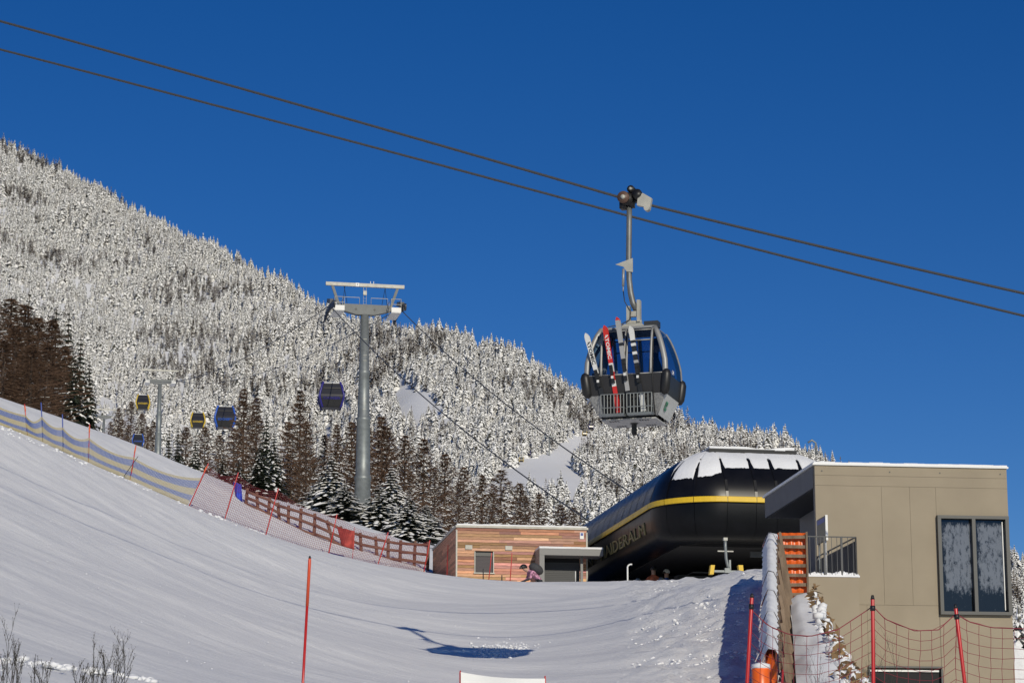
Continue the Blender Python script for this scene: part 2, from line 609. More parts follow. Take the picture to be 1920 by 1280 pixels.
def in_clearing(px, py):
    def inside(poly):
        c = False
        j = len(poly) - 1
        for i in range(len(poly)):
            (xi, yi), (xj, yj) = poly[i], poly[j]
            if (yi > py) != (yj > py) and px < (xj - xi) * (py - yi) / (yj - yi) + xi:
                c = not c
            j = i
        return c
    return inside([(742, 705), (765, 722), (822, 752), (835, 775), (785, 785), (750, 775)]) or \
        inside([(880, 930), (930, 898), (985, 872), (1040, 840), (1090, 812), (1118, 812), (1100, 838), (1055, 868), (1110, 905), (1105, 930), (1010, 930), (960, 925)])


def proj(p):
    zc = p.y * CP + p.z * SP
    yc = -p.y * SP + p.z * CP
    return 960 + F * p.x / zc, 640 - F * yc / zc


def make_mountain():
    pxs = list(range(-400, 2301, 25))
    ss = [i / 40 for i in range(0, 41)] + [1.05, 1.12, 1.25]
    vs, fs = [], []
    for s in ss:
        for px in pxs:
            vs.append(tuple(mountain_point(px, s)))
    n = len(pxs)
    for i in range(len(ss) - 1):
        for k in range(n - 1):
            fs.append((i * n + k, i * n + k + 1, (i + 1) * n + k + 1, (i + 1) * n + k))
    me = bpy.data.meshes.new('mountain')
    me.from_pydata(vs, [], fs)
    me.polygons.foreach_set('use_smooth', [True] * len(fs))
    me.materials.append(mat('mountain_snow', (0.74, 0.75, 0.77), 0.85, var=0.05, scale=0.02, bump=0.6, bscale=0.3, spec=0.2))
    o = bpy.data.objects.new('mountain', me)
    COL.objects.link(o)
    o['kind'] = 'structure'


make_mountain()


def far_conifer(k):
    """snow-laden conifer about 12 m tall, few hundred faces; shared by thousands of points"""
    rnd = random.Random(k)
    brown = k >= 5
    mb = MB()
    H = 12.0
    Rr = rnd.uniform(2.1, 3.1) * (0.85 if brown else 1)
    mb.tube([(0, 0, -1), (0, 0, H * 0.9)], [0.2, 0.04], 4, 2, cap=False)
    nl = 15
    for i in range(nl):
        t = i / (nl - 1)
        z = 1.2 + t * (H - 1.6)
        r = Rr * (1 - t ** 1.3) ** 0.85 * rnd.uniform(.7, 1.2) + 0.12
        nb = 7 if t < .7 else 5
        a0 = rnd.uniform(0, 6.28)
        for j in range(nb):
            if brown and rnd.random() < .25:
                continue
            a = a0 + j * 6.283 / nb + rnd.uniform(-.3, .3)
            rr = r * rnd.uniform(.55, 1.3)
            dx, dy = math.cos(a), math.sin(a)
            dr = rnd.uniform(.65, 1.15) if not brown else rnd.uniform(-.05, .25)
            w = rr * rnd.uniform(.30, .46) * (0.6 if brown else 1)
            root = Vector((0, 0, z + .1))
            mid = Vector((dx * rr * .6, dy * rr * .6, z - dr * rr * .45))
            tip = Vector((dx * rr, dy * rr, z - dr * rr))
            sd = Vector((-dy, dx, 0)) * w
            dn = Vector((0, 0, -w * .5))
            mb.add([root, mid + sd + dn, tip, mid - sd + dn], [(0, 1, 2), (0, 2, 3)], 0)
            if rnd.random() < (.97 if not brown else .6):
                up = Vector((0, 0, .20))
                q = rnd.uniform(.9, 1.25)
                rt = root.lerp(tip, .12) + up
                md = mid + up * 1.4 + Vector((dx, dy, 0)) * .1
                tp = root.lerp(tip, 1.02) + up * .6
                mb.add([rt, md + sd * q + dn * .9, tp, md - sd * q + dn * .9, md + up * .5], [(0, 1, 4), (1, 2, 4), (2, 3, 4), (3, 0, 4)], 1)
    top = Vector((0, 0, H))
    for j in range(4):
        a = j * 1.571
        mb.tri((math.cos(a) * .3, math.sin(a) * .3, H - 1.4), (math.cos(a + 1.6) * .3, math.sin(a + 1.6) * .3, H - 1.4), top, 1 if j % 2 == 0 and not brown else 0)
    return mb.mesh('far_conifer_%02d' % k, [FARTWIG if brown else HAZENEEDLE, TSNOW, BARK])


def make_forest():
    lib = bpy.data.collections.new('far_conifers')
    for k in range(7):
        lib.objects.link(bpy.data.objects.new('far_conifer_%02d' % k, far_conifer(k)))
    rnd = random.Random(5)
    pts, scl, rot, idx = [], [], [], []
    tries = 0
    while len(pts) < 19000 and tries < 120000:
        tries += 1
        px = rnd.uniform(-120, 2060)
        s = rnd.random() ** 0.8 if rnd.random() < .9 else rnd.uniform(.95, 1.03)
        dr = np.interp(px, PXS, RD)
        if s < .3:
            if rnd.random() > .35:
                continue
            if s < .12 and not (px > 1840 or 860 < px < 1250):
                continue
        # even density on the ground
        d = np.interp(s, [0, .3, 1], [330, .7 * dr, dr])
        if rnd.random() > d / 2300 * 1.1:
            continue
        p = mountain_point(px, s)
        qx, qy = proj(p)
        if in_clearing(qx, qy) or in_clearing(qx, qy - 14):
            continue
        nz = noise.noise((p.x * .006, p.y * .004, 7.7))
        nb = noise.noise((p.x * .012 + p.y * .003, p.y * .012, 3.1))
        if nz > .42 and rnd.random() < .5:
            continue
        pts.append(tuple(p - Vector((0, 0, .3))))
        hs_ = np.interp(d, [600, 1200, 2300], [.85, .95, 1.05])
        scl.append(hs_ * rnd.choice([.4, .55, .7, .85, .95, 1.0, 1.1, 1.25]) * rnd.uniform(.8, 1.15) * (.9 + .45 * noise.noise((p.x * .02, p.y * .012, 11))))
        rot.append(rnd.uniform(0, 6.28))
        idx.append(rnd.randint(5, 6) if (nb > .24 and rnd.random() < .65) or rnd.random() < .04 else rnd.randint(0, 4))
    for k in range(300):                                     # the wood goes on down to the right of the building
        px, d = rnd.uniform(1885, 2120), rnd.uniform(190, 345)
        p = on_ground(px, d)
        pts.append((p.x, p.y, p.z - .3)); scl.append(rnd.uniform(.6, 1.1)); rot.append(rnd.uniform(0, 6.28)); idx.append(rnd.randint(0, 4))
    me = bpy.data.meshes.new('snowy_forest')
    me.from_pydata(pts, [], [])
    for nm, ty, dat in (('scl', 'FLOAT', scl), ('rot', 'FLOAT', rot), ('idx', 'INT', idx)):
        at = me.attributes.new(nm, ty, 'POINT')
        at.data.foreach_set('value', dat)
    o = bpy.data.objects.new('snowy_forest', me)
    COL.objects.link(o)
    tag(o, 'dense snow-laden conifer forest covering the whole mountainside', 'forest', kind='stuff')
    ng = bpy.data.node_groups.new('forest_scatter', 'GeometryNodeTree')
    ng.interface.new_socket('Geometry', in_out='INPUT', socket_type='NodeSocketGeometry')
    ng.interface.new_socket('Geometry', in_out='OUTPUT', socket_type='NodeSocketGeometry')
    N = ng.nodes
    gi, go = N.new('NodeGroupInput'), N.new('NodeGroupOutput')
    ci = N.new('GeometryNodeCollectionInfo')
    ci.inputs['Collection'].default_value = lib
    ci.inputs['Separate Children'].default_value = True
    ci.inputs['Reset Children'].default_value = True
    ip = N.new('GeometryNodeInstanceOnPoints')
    ip.inputs['Pick Instance'].default_value = True

    def named(n, t):
        a = N.new('GeometryNodeInputNamedAttribute')
        a.data_type = t
        a.inputs['Name'].default_value = n
        return a.outputs[0]
    cx = N.new('ShaderNodeCombineXYZ')
    L = ng.links
    L.new(named('rot', 'FLOAT'), cx.inputs[2])
    L.new(gi.outputs[0], ip.inputs['Points'])
    L.new(ci.outputs[0], ip.inputs['Instance'])
    L.new(named('idx', 'INT'), ip.inputs['Instance Index'])
    L.new(cx.outputs[0], ip.inputs['Rotation'])
    L.new(named('scl', 'FLOAT'), ip.inputs['Scale'])
    L.new(ip.outputs[0], go.inputs[0])
    md = o.modifiers.new('scatter', 'NODES')
    md.node_group = ng


make_forest()


# ------------------------------------------------------------------ near trees (each a thing: trunk, crown)
def spruce_meshes(seed, H, Rr, snow):
    rnd = random.Random(seed)
    tr = MB()
    tr.tube([(0, 0, -0.6), (0, 0, H * .5), (0, 0, H)], [H * .016, H * .009, .02], 7)
    mb = MB()
    nl = int(H * 2.1)
    for i in range(nl):
        t = i / (nl - 1)
        z = H * .06 + t * H * .93
        r = Rr * ((1 - t) ** .85) * rnd.uniform(.8, 1.12) + .12
        nb = 9 if t < .6 else 6
        a0 = rnd.uniform(0, 6.28)
        for j in range(nb):
            a = a0 + j * 6.283 / nb + rnd.uniform(-.25, .25)
            rr = r * rnd.uniform(.7, 1.15)
            d = Vector((math.cos(a), math.sin(a), 0))
            sd = Vector((-d.y, d.x, 0))
            droop = rnd.uniform(.25, .5)
            ns = 5 if rr > .8 else 3
            prev = None
            for k in range(ns):
                f0, f1 = k / ns, (k + 1) / ns
                p0 = d * rr * f0 + Vector((0, 0, z - droop * rr * f0 * f0 * 1.1))
                p1 = d * rr * f1 + Vector((0, 0, z - droop * rr * f1 * f1 * 1.1))
                w = (.20 * rr + .10) * (1 - .55 * f0) * rnd.uniform(.7, 1.2)
                for sgn in (-1, 1):
                    q = p0 + sd * sgn * w + d * w * .7 + Vector((0, 0, -w * rnd.uniform(.4, 1.0)))
                    mb.tri(p0, p1, q, 0)
                    if rnd.random() < .6:
                        mb.tri(p0.lerp(p1, .5), q + Vector((0, 0, -w * .5)), p0 + Vector((0, 0, -w * .6)), 0)
                if rnd.random() < snow * (0.5 + .6 * f0):
                    ww = w * rnd.uniform(.45, .9)
                    up = Vector((0, 0, .05 + .05 * rr))
                    l = p0 + sd * ww + Vector((0, 0, -ww * .3))
                    rgt = p0 - sd * ww + Vector((0, 0, -ww * .3))
                    l2, r2 = p1 + sd * ww * .7 - up * .4, p1 - sd * ww * .7 - up * .4
                    m0, m1 = p0 + up, p1 + up * .8
                    e = p1 + d * .08 - up * .6
                    mb.add([l, m0, rgt, l2, m1, r2, e], [(0, 1, 4, 3), (1, 2, 5, 4), (3, 4, 6), (4, 5, 6)], 1)
    return tr.mesh('trunk', [BARK], True), mb.mesh('crown', [NEEDLE, TSNOW])


def larch_meshes(seed, H, Rr, snow):
    rnd = random.Random(seed)
    tr = MB()
    tr.tube([(0, 0, -.6), (.05, 0, H * .5), (0, .05, H)], [H * .014, H * .009, .02], 7)
    mb = MB()
    nl = int(H * 2.6)
    for i in range(nl):
        t = i / (nl - 1)
        z = H * .10 + t * H * .89
        r = Rr * (min(1, (1 - t) * 1.6) ** .7) * rnd.uniform(.45, 1.25) + .15
        nb = 7
        a0 = rnd.uniform(0, 6.28)
        for j in range(nb):
            a = a0 + j * 6.283 / nb + rnd.uniform(-.4, .4)
            rr = r * rnd.uniform(.5, 1.15)
            d = Vector((math.cos(a), math.sin(a), 0))
            sd = Vector((-d.y, d.x, 0))
            rise = rnd.uniform(-.35, .35)
            pts = [d * rr * f + Vector((0, 0, z + rise * rr * f + .18 * rr * f * f)) for f in (0, .35, .7, 1)]
            bw = .022 + .012 * rr
            for p, q in zip(pts, pts[1:]):
                mb.quad(p + Vector((0, 0, bw)), q + Vector((0, 0, bw * .6)), q - Vector((0, 0, bw * .6)), p - Vector((0, 0, bw)), 0)
            for k in range(14):
                f = rnd.uniform(.15, 1)
                s = min(2, int(f * 3))
                p = pts[s].lerp(pts[s + 1], (f * 3 - s) if s < 3 else 1)
                l = rnd.uniform(.25, .65)
                q = p + sd * rnd.uniform(-.45, .45) + d * rnd.uniform(0, .35) + Vector((0, 0, rnd.uniform(-.9, .25))) * l
                w = rnd.uniform(.018, .04)
                mb.tri(p + Vector((0, 0, w)), p - Vector((0, 0, w)), q, 0)
                mb.tri(p + sd * w, p - sd * w, q, 0)
            if rnd.random() < snow:
                s = rnd.choice([0, 1, 1])
                p, q = pts[s], pts[s + 1]
                w = rnd.uniform(.05, .10)
                up = Vector((0, 0, .07))
                mb.add([p + sd * w, p + up, p - sd * w, q + sd * w * .7, q + up, q - sd * w * .7], [(0, 1, 4, 3), (1, 2, 5, 4)], 1)
    return tr.mesh('trunk', [BARK], True), mb.mesh('crown', [TWIG, TSNOW])


TREE_KINDS = {
    'dark': [spruce_meshes(s, 12, 2.3, .13) for s in (1, 2)],
    'snowy': [spruce_meshes(s, 12, 2.9, .70) for s in (3, 4)],
    'larch': [larch_meshes(s, 12, 2.2, .10) for s in (5, 6)],
    'larchsnow': [larch_meshes(s, 12, 2.8, .8) for s in (7, 8, 9)],
}


def far_ground(px, d):
    lo, hi = 0.0, 1.0
    for _ in range(30):
        m = (lo + hi) / 2
        if mountain_point(px, m).y < d: lo = m
        else: hi = m
    return mountain_point(px, lo)


def tree(px, top, d, kind, label, group, k=0, sx=1.0):
    p = on_ground(px, d) if d < 345 else far_ground(px, d)
    h = (W(px, top, d).z - p.z)
    sc = h / 12.0
    o = thing('larch_tree' if 'larch' in kind else 'spruce_tree', label, 'tree', p, random.uniform(0, 6.28), group)
    tm, cm = TREE_KINDS[kind][k % len(TREE_KINDS[kind])]
    w = max(.55, min(1.5, sc)) * sx
    for nm, me in (('trunk', tm), ('crown', cm)):
        c = bpy.data.objects.new(nm, me)
        COL.objects.link(c)
        c.parent = o
        c.scale = (w, w, sc)


G1 = 'trees of the dark grove above the blue and yellow net'
for i, (px, top, d) in enumerate([(-30, 545, 185), (12, 560, 190), (38, 572, 172), (66, 596, 186), (92, 600, 170), (24, 610, 160), (84, 640, 160), (118, 650, 176), (55, 650, 150), (2, 640, 150)]):
    tree(px, top, d, 'larch', 'bare reddish-brown larch in the dark grove above the blue and yellow net', G1, i, 1.7)
for i, (px, top, d) in enumerate([(98, 572, 195), (122, 585, 184), (146, 625, 180), (164, 668, 176), (136, 660, 165), (45, 548, 210)]):
    tree(px, top, d, 'dark', 'dark green spruce with little snow at the edge of the brown larch grove', G1, i, 1.0)
G2 = 'trees of the belt behind the snow track'
for i, (px, top, d) in enumerate([(218, 765, 560), (242, 752, 600), (262, 775, 580), (285, 790, 565), (274, 800, 610), (225, 785, 620), (350, 800, 280), (385, 800, 260), (412, 815, 240), (440, 800, 225), (236, 800, 570), (205, 790, 590),
                                  (690, 800, 260), (725, 800, 250), (760, 815, 245), (795, 822, 235), (835, 850, 225), (870, 875, 215), (905, 890, 230), (940, 880, 240), (975, 905, 225), (1010, 925, 220), (1050, 945, 230),
                                  (815, 880, 185), (770, 885, 200), (860, 905, 180), (925, 915, 190), (985, 930, 190), (1075, 950, 210), (670, 850, 200), (590, 860, 190), (545, 850, 200)]):
    where = 'below the hanging yellow and blue cabins' if px < 460 else 'close beside the big lift tower' if px < 700 else 'behind the thickly snowed spruces' if px < 890 else 'behind the roof of the wooden hut'
    tree(px, top, d, 'larchsnow', 'bare brown larch with snow-lined boughs ' + where, G2, i, 1.0)
for i, (px, top, d) in enumerate([(456, 728, 215), (480, 745, 205), (562, 732, 195), (575, 790, 180), (632, 795, 190), (610, 815, 200), (540, 790, 215), (660, 790, 230), (716, 780, 235)]):
    tree(px, top, d, 'larch', 'tall bare brown larch rising above the tree belt beside the big lift tower', G2, i, .95)
for i, (px, top, d) in enumerate([(500, 775, 172), (515, 805, 165), (335, 795, 215), (368, 812, 200), (318, 800, 230), (488, 830, 160), (420, 850, 190), (450, 860, 180)]):
    tree(px, top, d, 'dark', 'dark spruce with snow-flecked boughs in the tree belt behind the snow track', G2, i, 1.0)
for i, (px, top, d) in enumerate([(622, 848, 150), (648, 905, 146), (600, 900, 158)]):
    tree(px, top, d, 'snowy', 'broad spruce with snow-streaked boughs left of the big lift tower', G2, i, 1.15)
for i, (px, top, d) in enumerate([(735, 872, 150), (712, 905, 146), (768, 925, 140), (800, 945, 150)]):
    tree(px, top, d, 'snowy', 'spruce heaped with thick snow between the big lift tower and the wooden hut', G2, i + 1, 1.15)


# ------------------------------------------------------------------ beige building
BZ = R(7.0)
BX, BY = Vector((math.cos(BZ), math.sin(BZ), 0)), Vector((-math.sin(BZ), math.cos(BZ), 0))
bo = W(1527, 870, 70)
B0 = Vector((bo.x, bo.y, 0))
ZT = bo.z                                   # roof top
bld = thing('beige_building', 'flat-roofed beige building with a tall window patterned with painted reflections, beside the black lift station', 'building', (B0.x, B0.y, 3.4), BZ)
zb = lambda z: z - 3.4                      # world z -> building z
BW = 5.6


def bz(py, d=70.3):
    return zb(W(1700, py, d).z)


def bx(px, py=1000):
    """facade x (local) seen at column px"""
    u, v = (px - 960) / F, (640 - py) / F
    k = u / (CP - v * SP)
    return (k * B0.y - B0.x) / (BX.x - k * BX.y)


core = MB()
core.box((BW / 2 + .55, 3.1, (zb(ZT) - 1.2) / 2 - .2), (BW - 1.14, 5.9, zb(ZT) - .8))
core.build('wall_core', BEIGE, bld)
zrows = [-.9, bz(1134), bz(912), bz(893), zb(ZT) - .02]
wx0, wx1, wz0, wz1 = bx(1757), BW - .03, bz(1151), bz(965)
dx0, dx1, dz1 = bx(1629, 1250), bx(1765, 1250), bz(1250)


def panel(x0, x1, z0, z1, y=0.0, t=.14, name='facade_panel'):
    g = .006
    p = MB()
    p.box(((x0 + x1) / 2, y + t / 2, (z0 + z1) / 2), (x1 - x0 - g, t, z1 - z0 - g))
    p.build(name, BEIGE, bld)


for r0, r1 in ((3, 4), (2, 3)):
    panel(0, BW, zrows[r0], zrows[r1])
cols = [0, bx(1655), bx(1708), wx0]
for a, b in zip(cols, cols[1:]):
    panel(a, b, zrows[1], zrows[2])
panel(wx0, BW, wz1, zrows[2])
panel(0, dx0, zrows[0], zrows[1])
panel(dx0, dx1, dz1, zrows[1])
panel(dx1, wx0, zrows[0], zrows[1])
panel(max(dx1, wx0), BW, zrows[0], wz0)
if wz0 > zrows[1]:
    panel(wx0, BW, zrows[1], wz0)
for px in (1541, 1668, 1762, 1875):
    fx = MB(); fx.tube([(bx(px, 885), -.012, bz(885)), (bx(px, 885), .01, bz(885))], .022, 8); fx.build('anchor_cap', FRAME, bld)
rf = MB()
rf.box((BW / 2 + .0, 3.25, zb(ZT) - .33), (BW + .02, 6.2, .62))
roof = rf.build('roof', GREYCLAD, bld)
ed = MB()
ed.box((BW / 2 - .01, 3.2, zb(ZT) + .005), (BW + .10, 6.5, .05))
ed.build('roof_edge_trim', WHITE, roof)
sn = MB()
for i in range(28):
    x0, x1 = -.02 + i * (BW + .04) / 28, -.02 + (i + 1) * (BW + .04) / 28
    h = .05 + .025 * noise.noise((i * .4, 0, 0))
    sn.box(((x0 + x1) / 2, 3.2, zb(ZT) + .03 + h / 2), (x1 - x0, 6.4, h))
sn.build('roof_snow', SNOW, roof)
# open hall on the left under the roof: dark back and slim corner post
sd = MB()
sd.box((1.05, 3.1, zb(ZT) / 2 - .5), (.10, 5.9, zb(ZT) - .3))
sd.build('side_cladding', GREYCLAD, bld)
sd = MB()
sd.box((.5, .20, zb(ZT) / 2 - .5), (.98, .10, zb(ZT) - .3))
sd.build('facade_backing', GREYCLAD, bld)
sd = MB()
sd.box((.55, 3.2, zb(ZT) - .66), (1.08, 6.0, .04))
sd.build('soffit', DARK, bld)
win = MB()
for x in (wx0 + .04, (wx0 + wx1) / 2, wx1 - .06):
    win.box((x, -.03, (wz0 + wz1) / 2), (.10, .22, wz1 - wz0))
for z in (wz0 + .045, wz1 - .045):
    win.box(((wx0 + wx1) / 2, -.032, z), (wx1 - wx0 - .01, .224, .09))
wo = win.build('window', FRAME, bld)
xm = (wx0 + wx1) / 2
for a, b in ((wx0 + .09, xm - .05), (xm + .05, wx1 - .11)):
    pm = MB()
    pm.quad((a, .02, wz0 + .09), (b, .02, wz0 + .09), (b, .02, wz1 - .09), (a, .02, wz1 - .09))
    p = pm.build('pane', REFLPANE, wo)
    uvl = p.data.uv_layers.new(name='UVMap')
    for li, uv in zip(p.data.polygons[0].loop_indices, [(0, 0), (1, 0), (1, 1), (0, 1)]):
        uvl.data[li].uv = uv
bl = MB()
bl.box((wx1 - .17, .0, (wz0 + wz1) / 2), (.025, .03, wz1 - wz0 - .3))
bl.build('blind_rail', WHITE, wo)
dd = MB()
dd.box(((dx0 + dx1) / 2, .10, dz1 / 2 - .5), (dx1 - dx0 - .02, .06, dz1 + .9))
do = dd.build('garage_door', DARK, bld)
db = MB()
db.box(((dx0 + dx1) / 2 - .02, .03, dz1 - .10), (dx1 - dx0 - .1, .05, .05))
db.build('door_rail', WHITE, do)
df = MB()
df.box(((dx0 + dx1) / 2, -.02, dz1 + .0), (dx1 - dx0 + .04, .1, .05))
for x in (dx0, dx1):
    df.box((x, -.02, dz1 / 2 - .5), (.05, .1, dz1 + .9))
df.build('door_frame', FRAME, do)

# terrace block in front of the facade with its railing
t0, t1 = W(1514, 1080, 65.6), W(1613, 1080, 65.6)
TZ = zb(t0.z)
inv = Matrix.Rotation(-BZ, 4, 'Z')
l0, l1 = inv @ (t0 - B0), inv @ (t1 - B0)
tb = MB()
tb.box(((l0.x + l1.x) / 2, l0.y / 2 - .01, TZ / 2 - .8), (l1.x - l0.x, -l0.y - .02, TZ + 1.6))
tb.build('terrace_block', BEIGE, bld)
ts = MB()
for i in range(16):
    x = l0.x + (i + .5) * (l1.x - l0.x) / 16
    ts.lump((x, l0.y + .10, TZ + .05), .06 + (.07 if 8 < i < 13 else .02) * random.random(), flat=1.1)
ts.box(((l0.x + l1.x) / 2, l0.y / 2, TZ + .02), (l1.x - l0.x + .06, -l0.y + .04, .045))
ts.build('terrace_snow', SNOW, bld)
rl = MB()
RH = 1.06
for (xa, ya, xb, yb, n) in ((l0.x + .02, l0.y + .04, l1.x - .04, l0.y + .04, 9), (l1.x - .04, l0.y + .04, l1.x - .04, -.05, 42)):
    rl.bar((xa, ya, TZ + RH), (xb, yb, TZ + RH), .035, .03)
    if n > 20:
        rl.bar((xa, ya, TZ + RH - .11), (xb, yb, TZ + RH - .11), .02)
    for k in range(n):
        f = (k + .5) / n
        rl.bar((xa + (xb - xa) * f, ya + (yb - ya) * f, TZ), (xa + (xb - xa) * f, ya + (yb - ya) * f, TZ + RH - (.11 if n > 20 else 0)), .045 if n > 20 else .012, up=(0, 1, 0))
    for f in (0, .35, .7, 1):
        rl.bar((xa + (xb - xa) * f, ya + (yb - ya) * f, TZ), (xa + (xb - xa) * f, ya + (yb - ya) * f, TZ + RH), .04, up=(0, 1, 0))
rl.build('terrace_railing', DARKSTEEL, bld)

# notice board standing on the terrace
sp_ = W(1548, 1076, 66.6)
sg = thing('notice_board', 'upright notice board on two thin posts behind the terrace railing', 'sign', sp_, BZ)
q = MB()
q.box((0, .25, 1.22), (.05, .95, .66))
q.build('board', mat('board_olive', (.10, .10, .06), .4), sg)
for y in (-.235, .735):
    q = MB()
    q.box((0.002, y, 1.22), (.062, .022, .68))
    q.build('board_edge', WHITE, sg)
for y in (-.12, .62):
    q = MB()
    q.tube([(0, y, 0), (0, y, .92)], .022, 8)
    q.build('post', WHITE if y < 0 else STEEL, sg, True)
q = MB()
q.box((-.027, .25, 1.45), (.006, .8, .12))
q.build('blue_header', BLUE, sg)

# ------------------------------------------------------------------ black lift station
SZ = R(10.0)
SX, SY = Vector((math.cos(SZ), math.sin(SZ), 0)), Vector((-math.sin(SZ), math.cos(SZ), 0))
FLOOR = 10.1
zs = W(1215, 955, 93).z
st = thing('lift_station', 'glossy black curved cable-car station with a yellow stripe and snow on its roof', 'lift station', (5.53, 90.57, FLOOR), SZ)
ZS = zs - FLOOR
RC, SL, SWD = 2.4, 24.0, 7.8


FRL = SWD - 2 * RC
ARC = RC * math.pi / 2
T_R = 6.0                                   # a stretch of the hidden right side first
TLEN = T_R + ARC + FRL + ARC + SL


UPP = [(0, 0), (.06, .4), (.22, .85), (.55, 1.32), (1.05, 1.75), (1.7, 2.05), (2.5, 2.25), (3.4, 2.33)]
LOP = [(.05, -.02), (.05, -.3), (.09, -.7), (.18, -1.0), (.38, -1.2), (.8, -1.3), (1.5, -1.32)]


def prof(t, ins, dz):
    """stripe outline pulled inwards by ins; corners keep a radius so nothing folds over"""
    c, rad = max(RC, ins), max(RC - ins, .02)
    if t < T_R:
        p = (SWD - ins, c + T_R - t)
    elif t < T_R + ARC:
        a = (t - T_R) / RC
        p = (SWD - c + math.cos(a) * rad, c - math.sin(a) * rad)
    elif t < T_R + ARC + FRL:
        f = (t - T_R - ARC) / FRL
        p = (SWD - c + (2 * c - SWD) * f, ins)
    elif t < T_R + 2 * ARC + FRL:
        a = (t - T_R - ARC - FRL) / RC
        p = (c - math.sin(a) * rad, c - math.cos(a) * rad)
    else:
        p = (ins, c + (t - T_R - 2 * ARC - FRL))
    return Vector((p[0], p[1], ZS + dz))


TF = T_R + ARC                              # front starts here
TA = TF + FRL                               # left corner starts here
TS = TA + ARC                               # long side starts here
cuts = [0, 2, 4, T_R, T_R + ARC * .5, TF, TF + 1.1, TF + 1.9, TA, TA + ARC * .33, TA + ARC * .66, TS]
t = cuts[-1]
while t < TLEN - 1:
    t += 1.25
    cuts.append(min(t, TLEN))


def strip(mb, ta, tb, pr, n, push=0.0, mi=0):
    base = len(mb.v)
    vs = []
    for k in range(n + 1):
        tt = ta + (tb - ta) * k / n
        for (i, z) in pr:
            vs.append(prof(tt, i - push, z + push * .5))
    w = len(pr)
    fs = [(k * w + j, k * w + j + 1, (k + 1) * w + j + 1, (k + 1) * w + j) for k in range(n) for j in range(w - 1)]
    mb.add(vs, fs, mi)


for a, b in zip(cuts, cuts[1:]):
    n = 6 if T_R < b <= TS + .1 else 2
    m1 = MB(); strip(m1, a + .012, b - .012, UPP, n); m1.build('roof_panel', GLOSSBLACK, st, True)
    m2 = MB(); strip(m2, a + .008, b - .008, LOP, n); m2.build('skirt_panel', DULLBLACK, st, True)
    m3 = MB(); strip(m3, a + .01, b - .01, [(-.03, .0), (-.045, .02), (-.045, .19), (-.02, .21)], n); m3.build('yellow_stripe', YELLOW, st)
inn = MB()
strip(inn, 0, TLEN, [(i + .05, z - .03) for i, z in UPP], 60)
strip(inn, 0, TLEN, [(i + .05, z) for i, z in LOP], 60)
inn.build('inner_shell', DARK, st)
for c in cuts[1:-1]:
    rib = MB()
    strip(rib, c - .05, c + .05, UPP[:-1], 1, push=.025)
    rib.build('roof_rib', GLOSSBLACK, st)
# ceiling that closes the hall, top deck, added dark core and columns
cl = MB()
cl.box((SWD / 2, SL / 2 + 1.6, ZS - 1.25), (SWD - 2.4, SL - 1.5, .2))
cl.build('hall_ceiling', DARK, st)
tp = MB()
tp.box((SWD / 2, SL / 2 + 1.3, ZS + 2.22), (SWD - 4.4, SL - 1, .13))
tp.build('top_deck', GLOSSBLACK, st)
co = MB()
co.box((SWD / 2 + .6, 16.5, (ZS - 1.5) / 2 - .5), (SWD - 2.6, 12, ZS - .5))
co.box((SWD - .8, 9, (ZS - 1.5) / 2 - .5), (1.2, 14, ZS - .5))
co.build('added_dark_core', DARK, st)  # dark boxes added to keep the space under the housing black
for x, y in ((3.0, 9.5), (5.6, 9.5)):
    c2 = MB(); c2.box((x, y, (ZS - 1.6) / 2 - .3), (.5, .8, ZS - 1.0)); c2.build('column', GREYCLAD, st)
# dim stairs inside
for i in range(9):
    s_ = MB()
    s_.box((1.7 + i * .24, 8.2, .2 + i * .17), (1.3, 1.2, .05))
    s_.build('stair_tread', GREYCLAD, st)
bx_ = MB(); bx_.box((4.6, 3.2, 1.75), (1.0, .1, .22)); bx_.build('hanging_sign', GREYCLAD, st)
# snow lying on the roof
rnd = random.Random(3)
sm = MB()
NT, NP = 620, 10
prs = []
acc = [0]
for (a, b) in zip(UPP, UPP[1:]):
    acc.append(acc[-1] + math.dist(a, b))
def prof_at(f):
    s = f * acc[-1]
    for k in range(len(UPP) - 1):
        if s <= acc[k + 1] + 1e-9:
            g = (s - acc[k]) / (acc[k + 1] - acc[k])
            return (UPP[k][0] + (UPP[k + 1][0] - UPP[k][0]) * g, UPP[k][1] + (UPP[k + 1][1] - UPP[k][1]) * g)
    return UPP[-1]
sv = []
for i in range(NT + 1):
    tt = min(i * TLEN / NT, TLEN - 1e-4)
    near_rib = min(abs(tt - c) for c in cuts)
    lim = .31 + .05 * noise.noise((tt * .9, 0, 4)) + .025 * noise.noise((tt * 4, 0, 9)) + .012 * noise.noise((tt * 14, 0, 2))
    if tt > TA - .6: lim -= .10 * min(1, (tt - TA + .6) / 1.5)   # sunny corner keeps more snow
    if tt > TS - 1.3: lim += .62 * min(1, (tt - TS + 1.3) / 1.4)  # the long side has shed it
    if near_rib < .05: lim += .15
    lim = min(lim, .97)
    for j in range(NP + 1):
        f = lim + (1 - lim) * j / NP
        ins, z = prof_at(f)
        p = prof(tt, ins, z)
        h = -.01 if j == 0 else .035 + .06 * (j / NP) + .02 * noise.noise((i * .1, j * .4, 0))
        sv.append((p.x, p.y, p.z + h))
sm.add(sv, [(i * (NP + 1) + j, i * (NP + 1) + j + 1, (i + 1) * (NP + 1) + j + 1, (i + 1) * (NP + 1) + j) for i in range(NT) for j in range(NP)])
sm.build('roof_snow', SNOW, st, True)
tsn = MB()
gx_ = [2.25] + [2.25 + (SWD - 4.5) * k / 26 for k in range(27)] + [SWD - 2.25]
gy_ = [1.85] + [1.85 + (SL - 1.5) * k / 60 for k in range(61)] + [SL + .35]
NA, NB = len(gx_) - 1, len(gy_) - 1
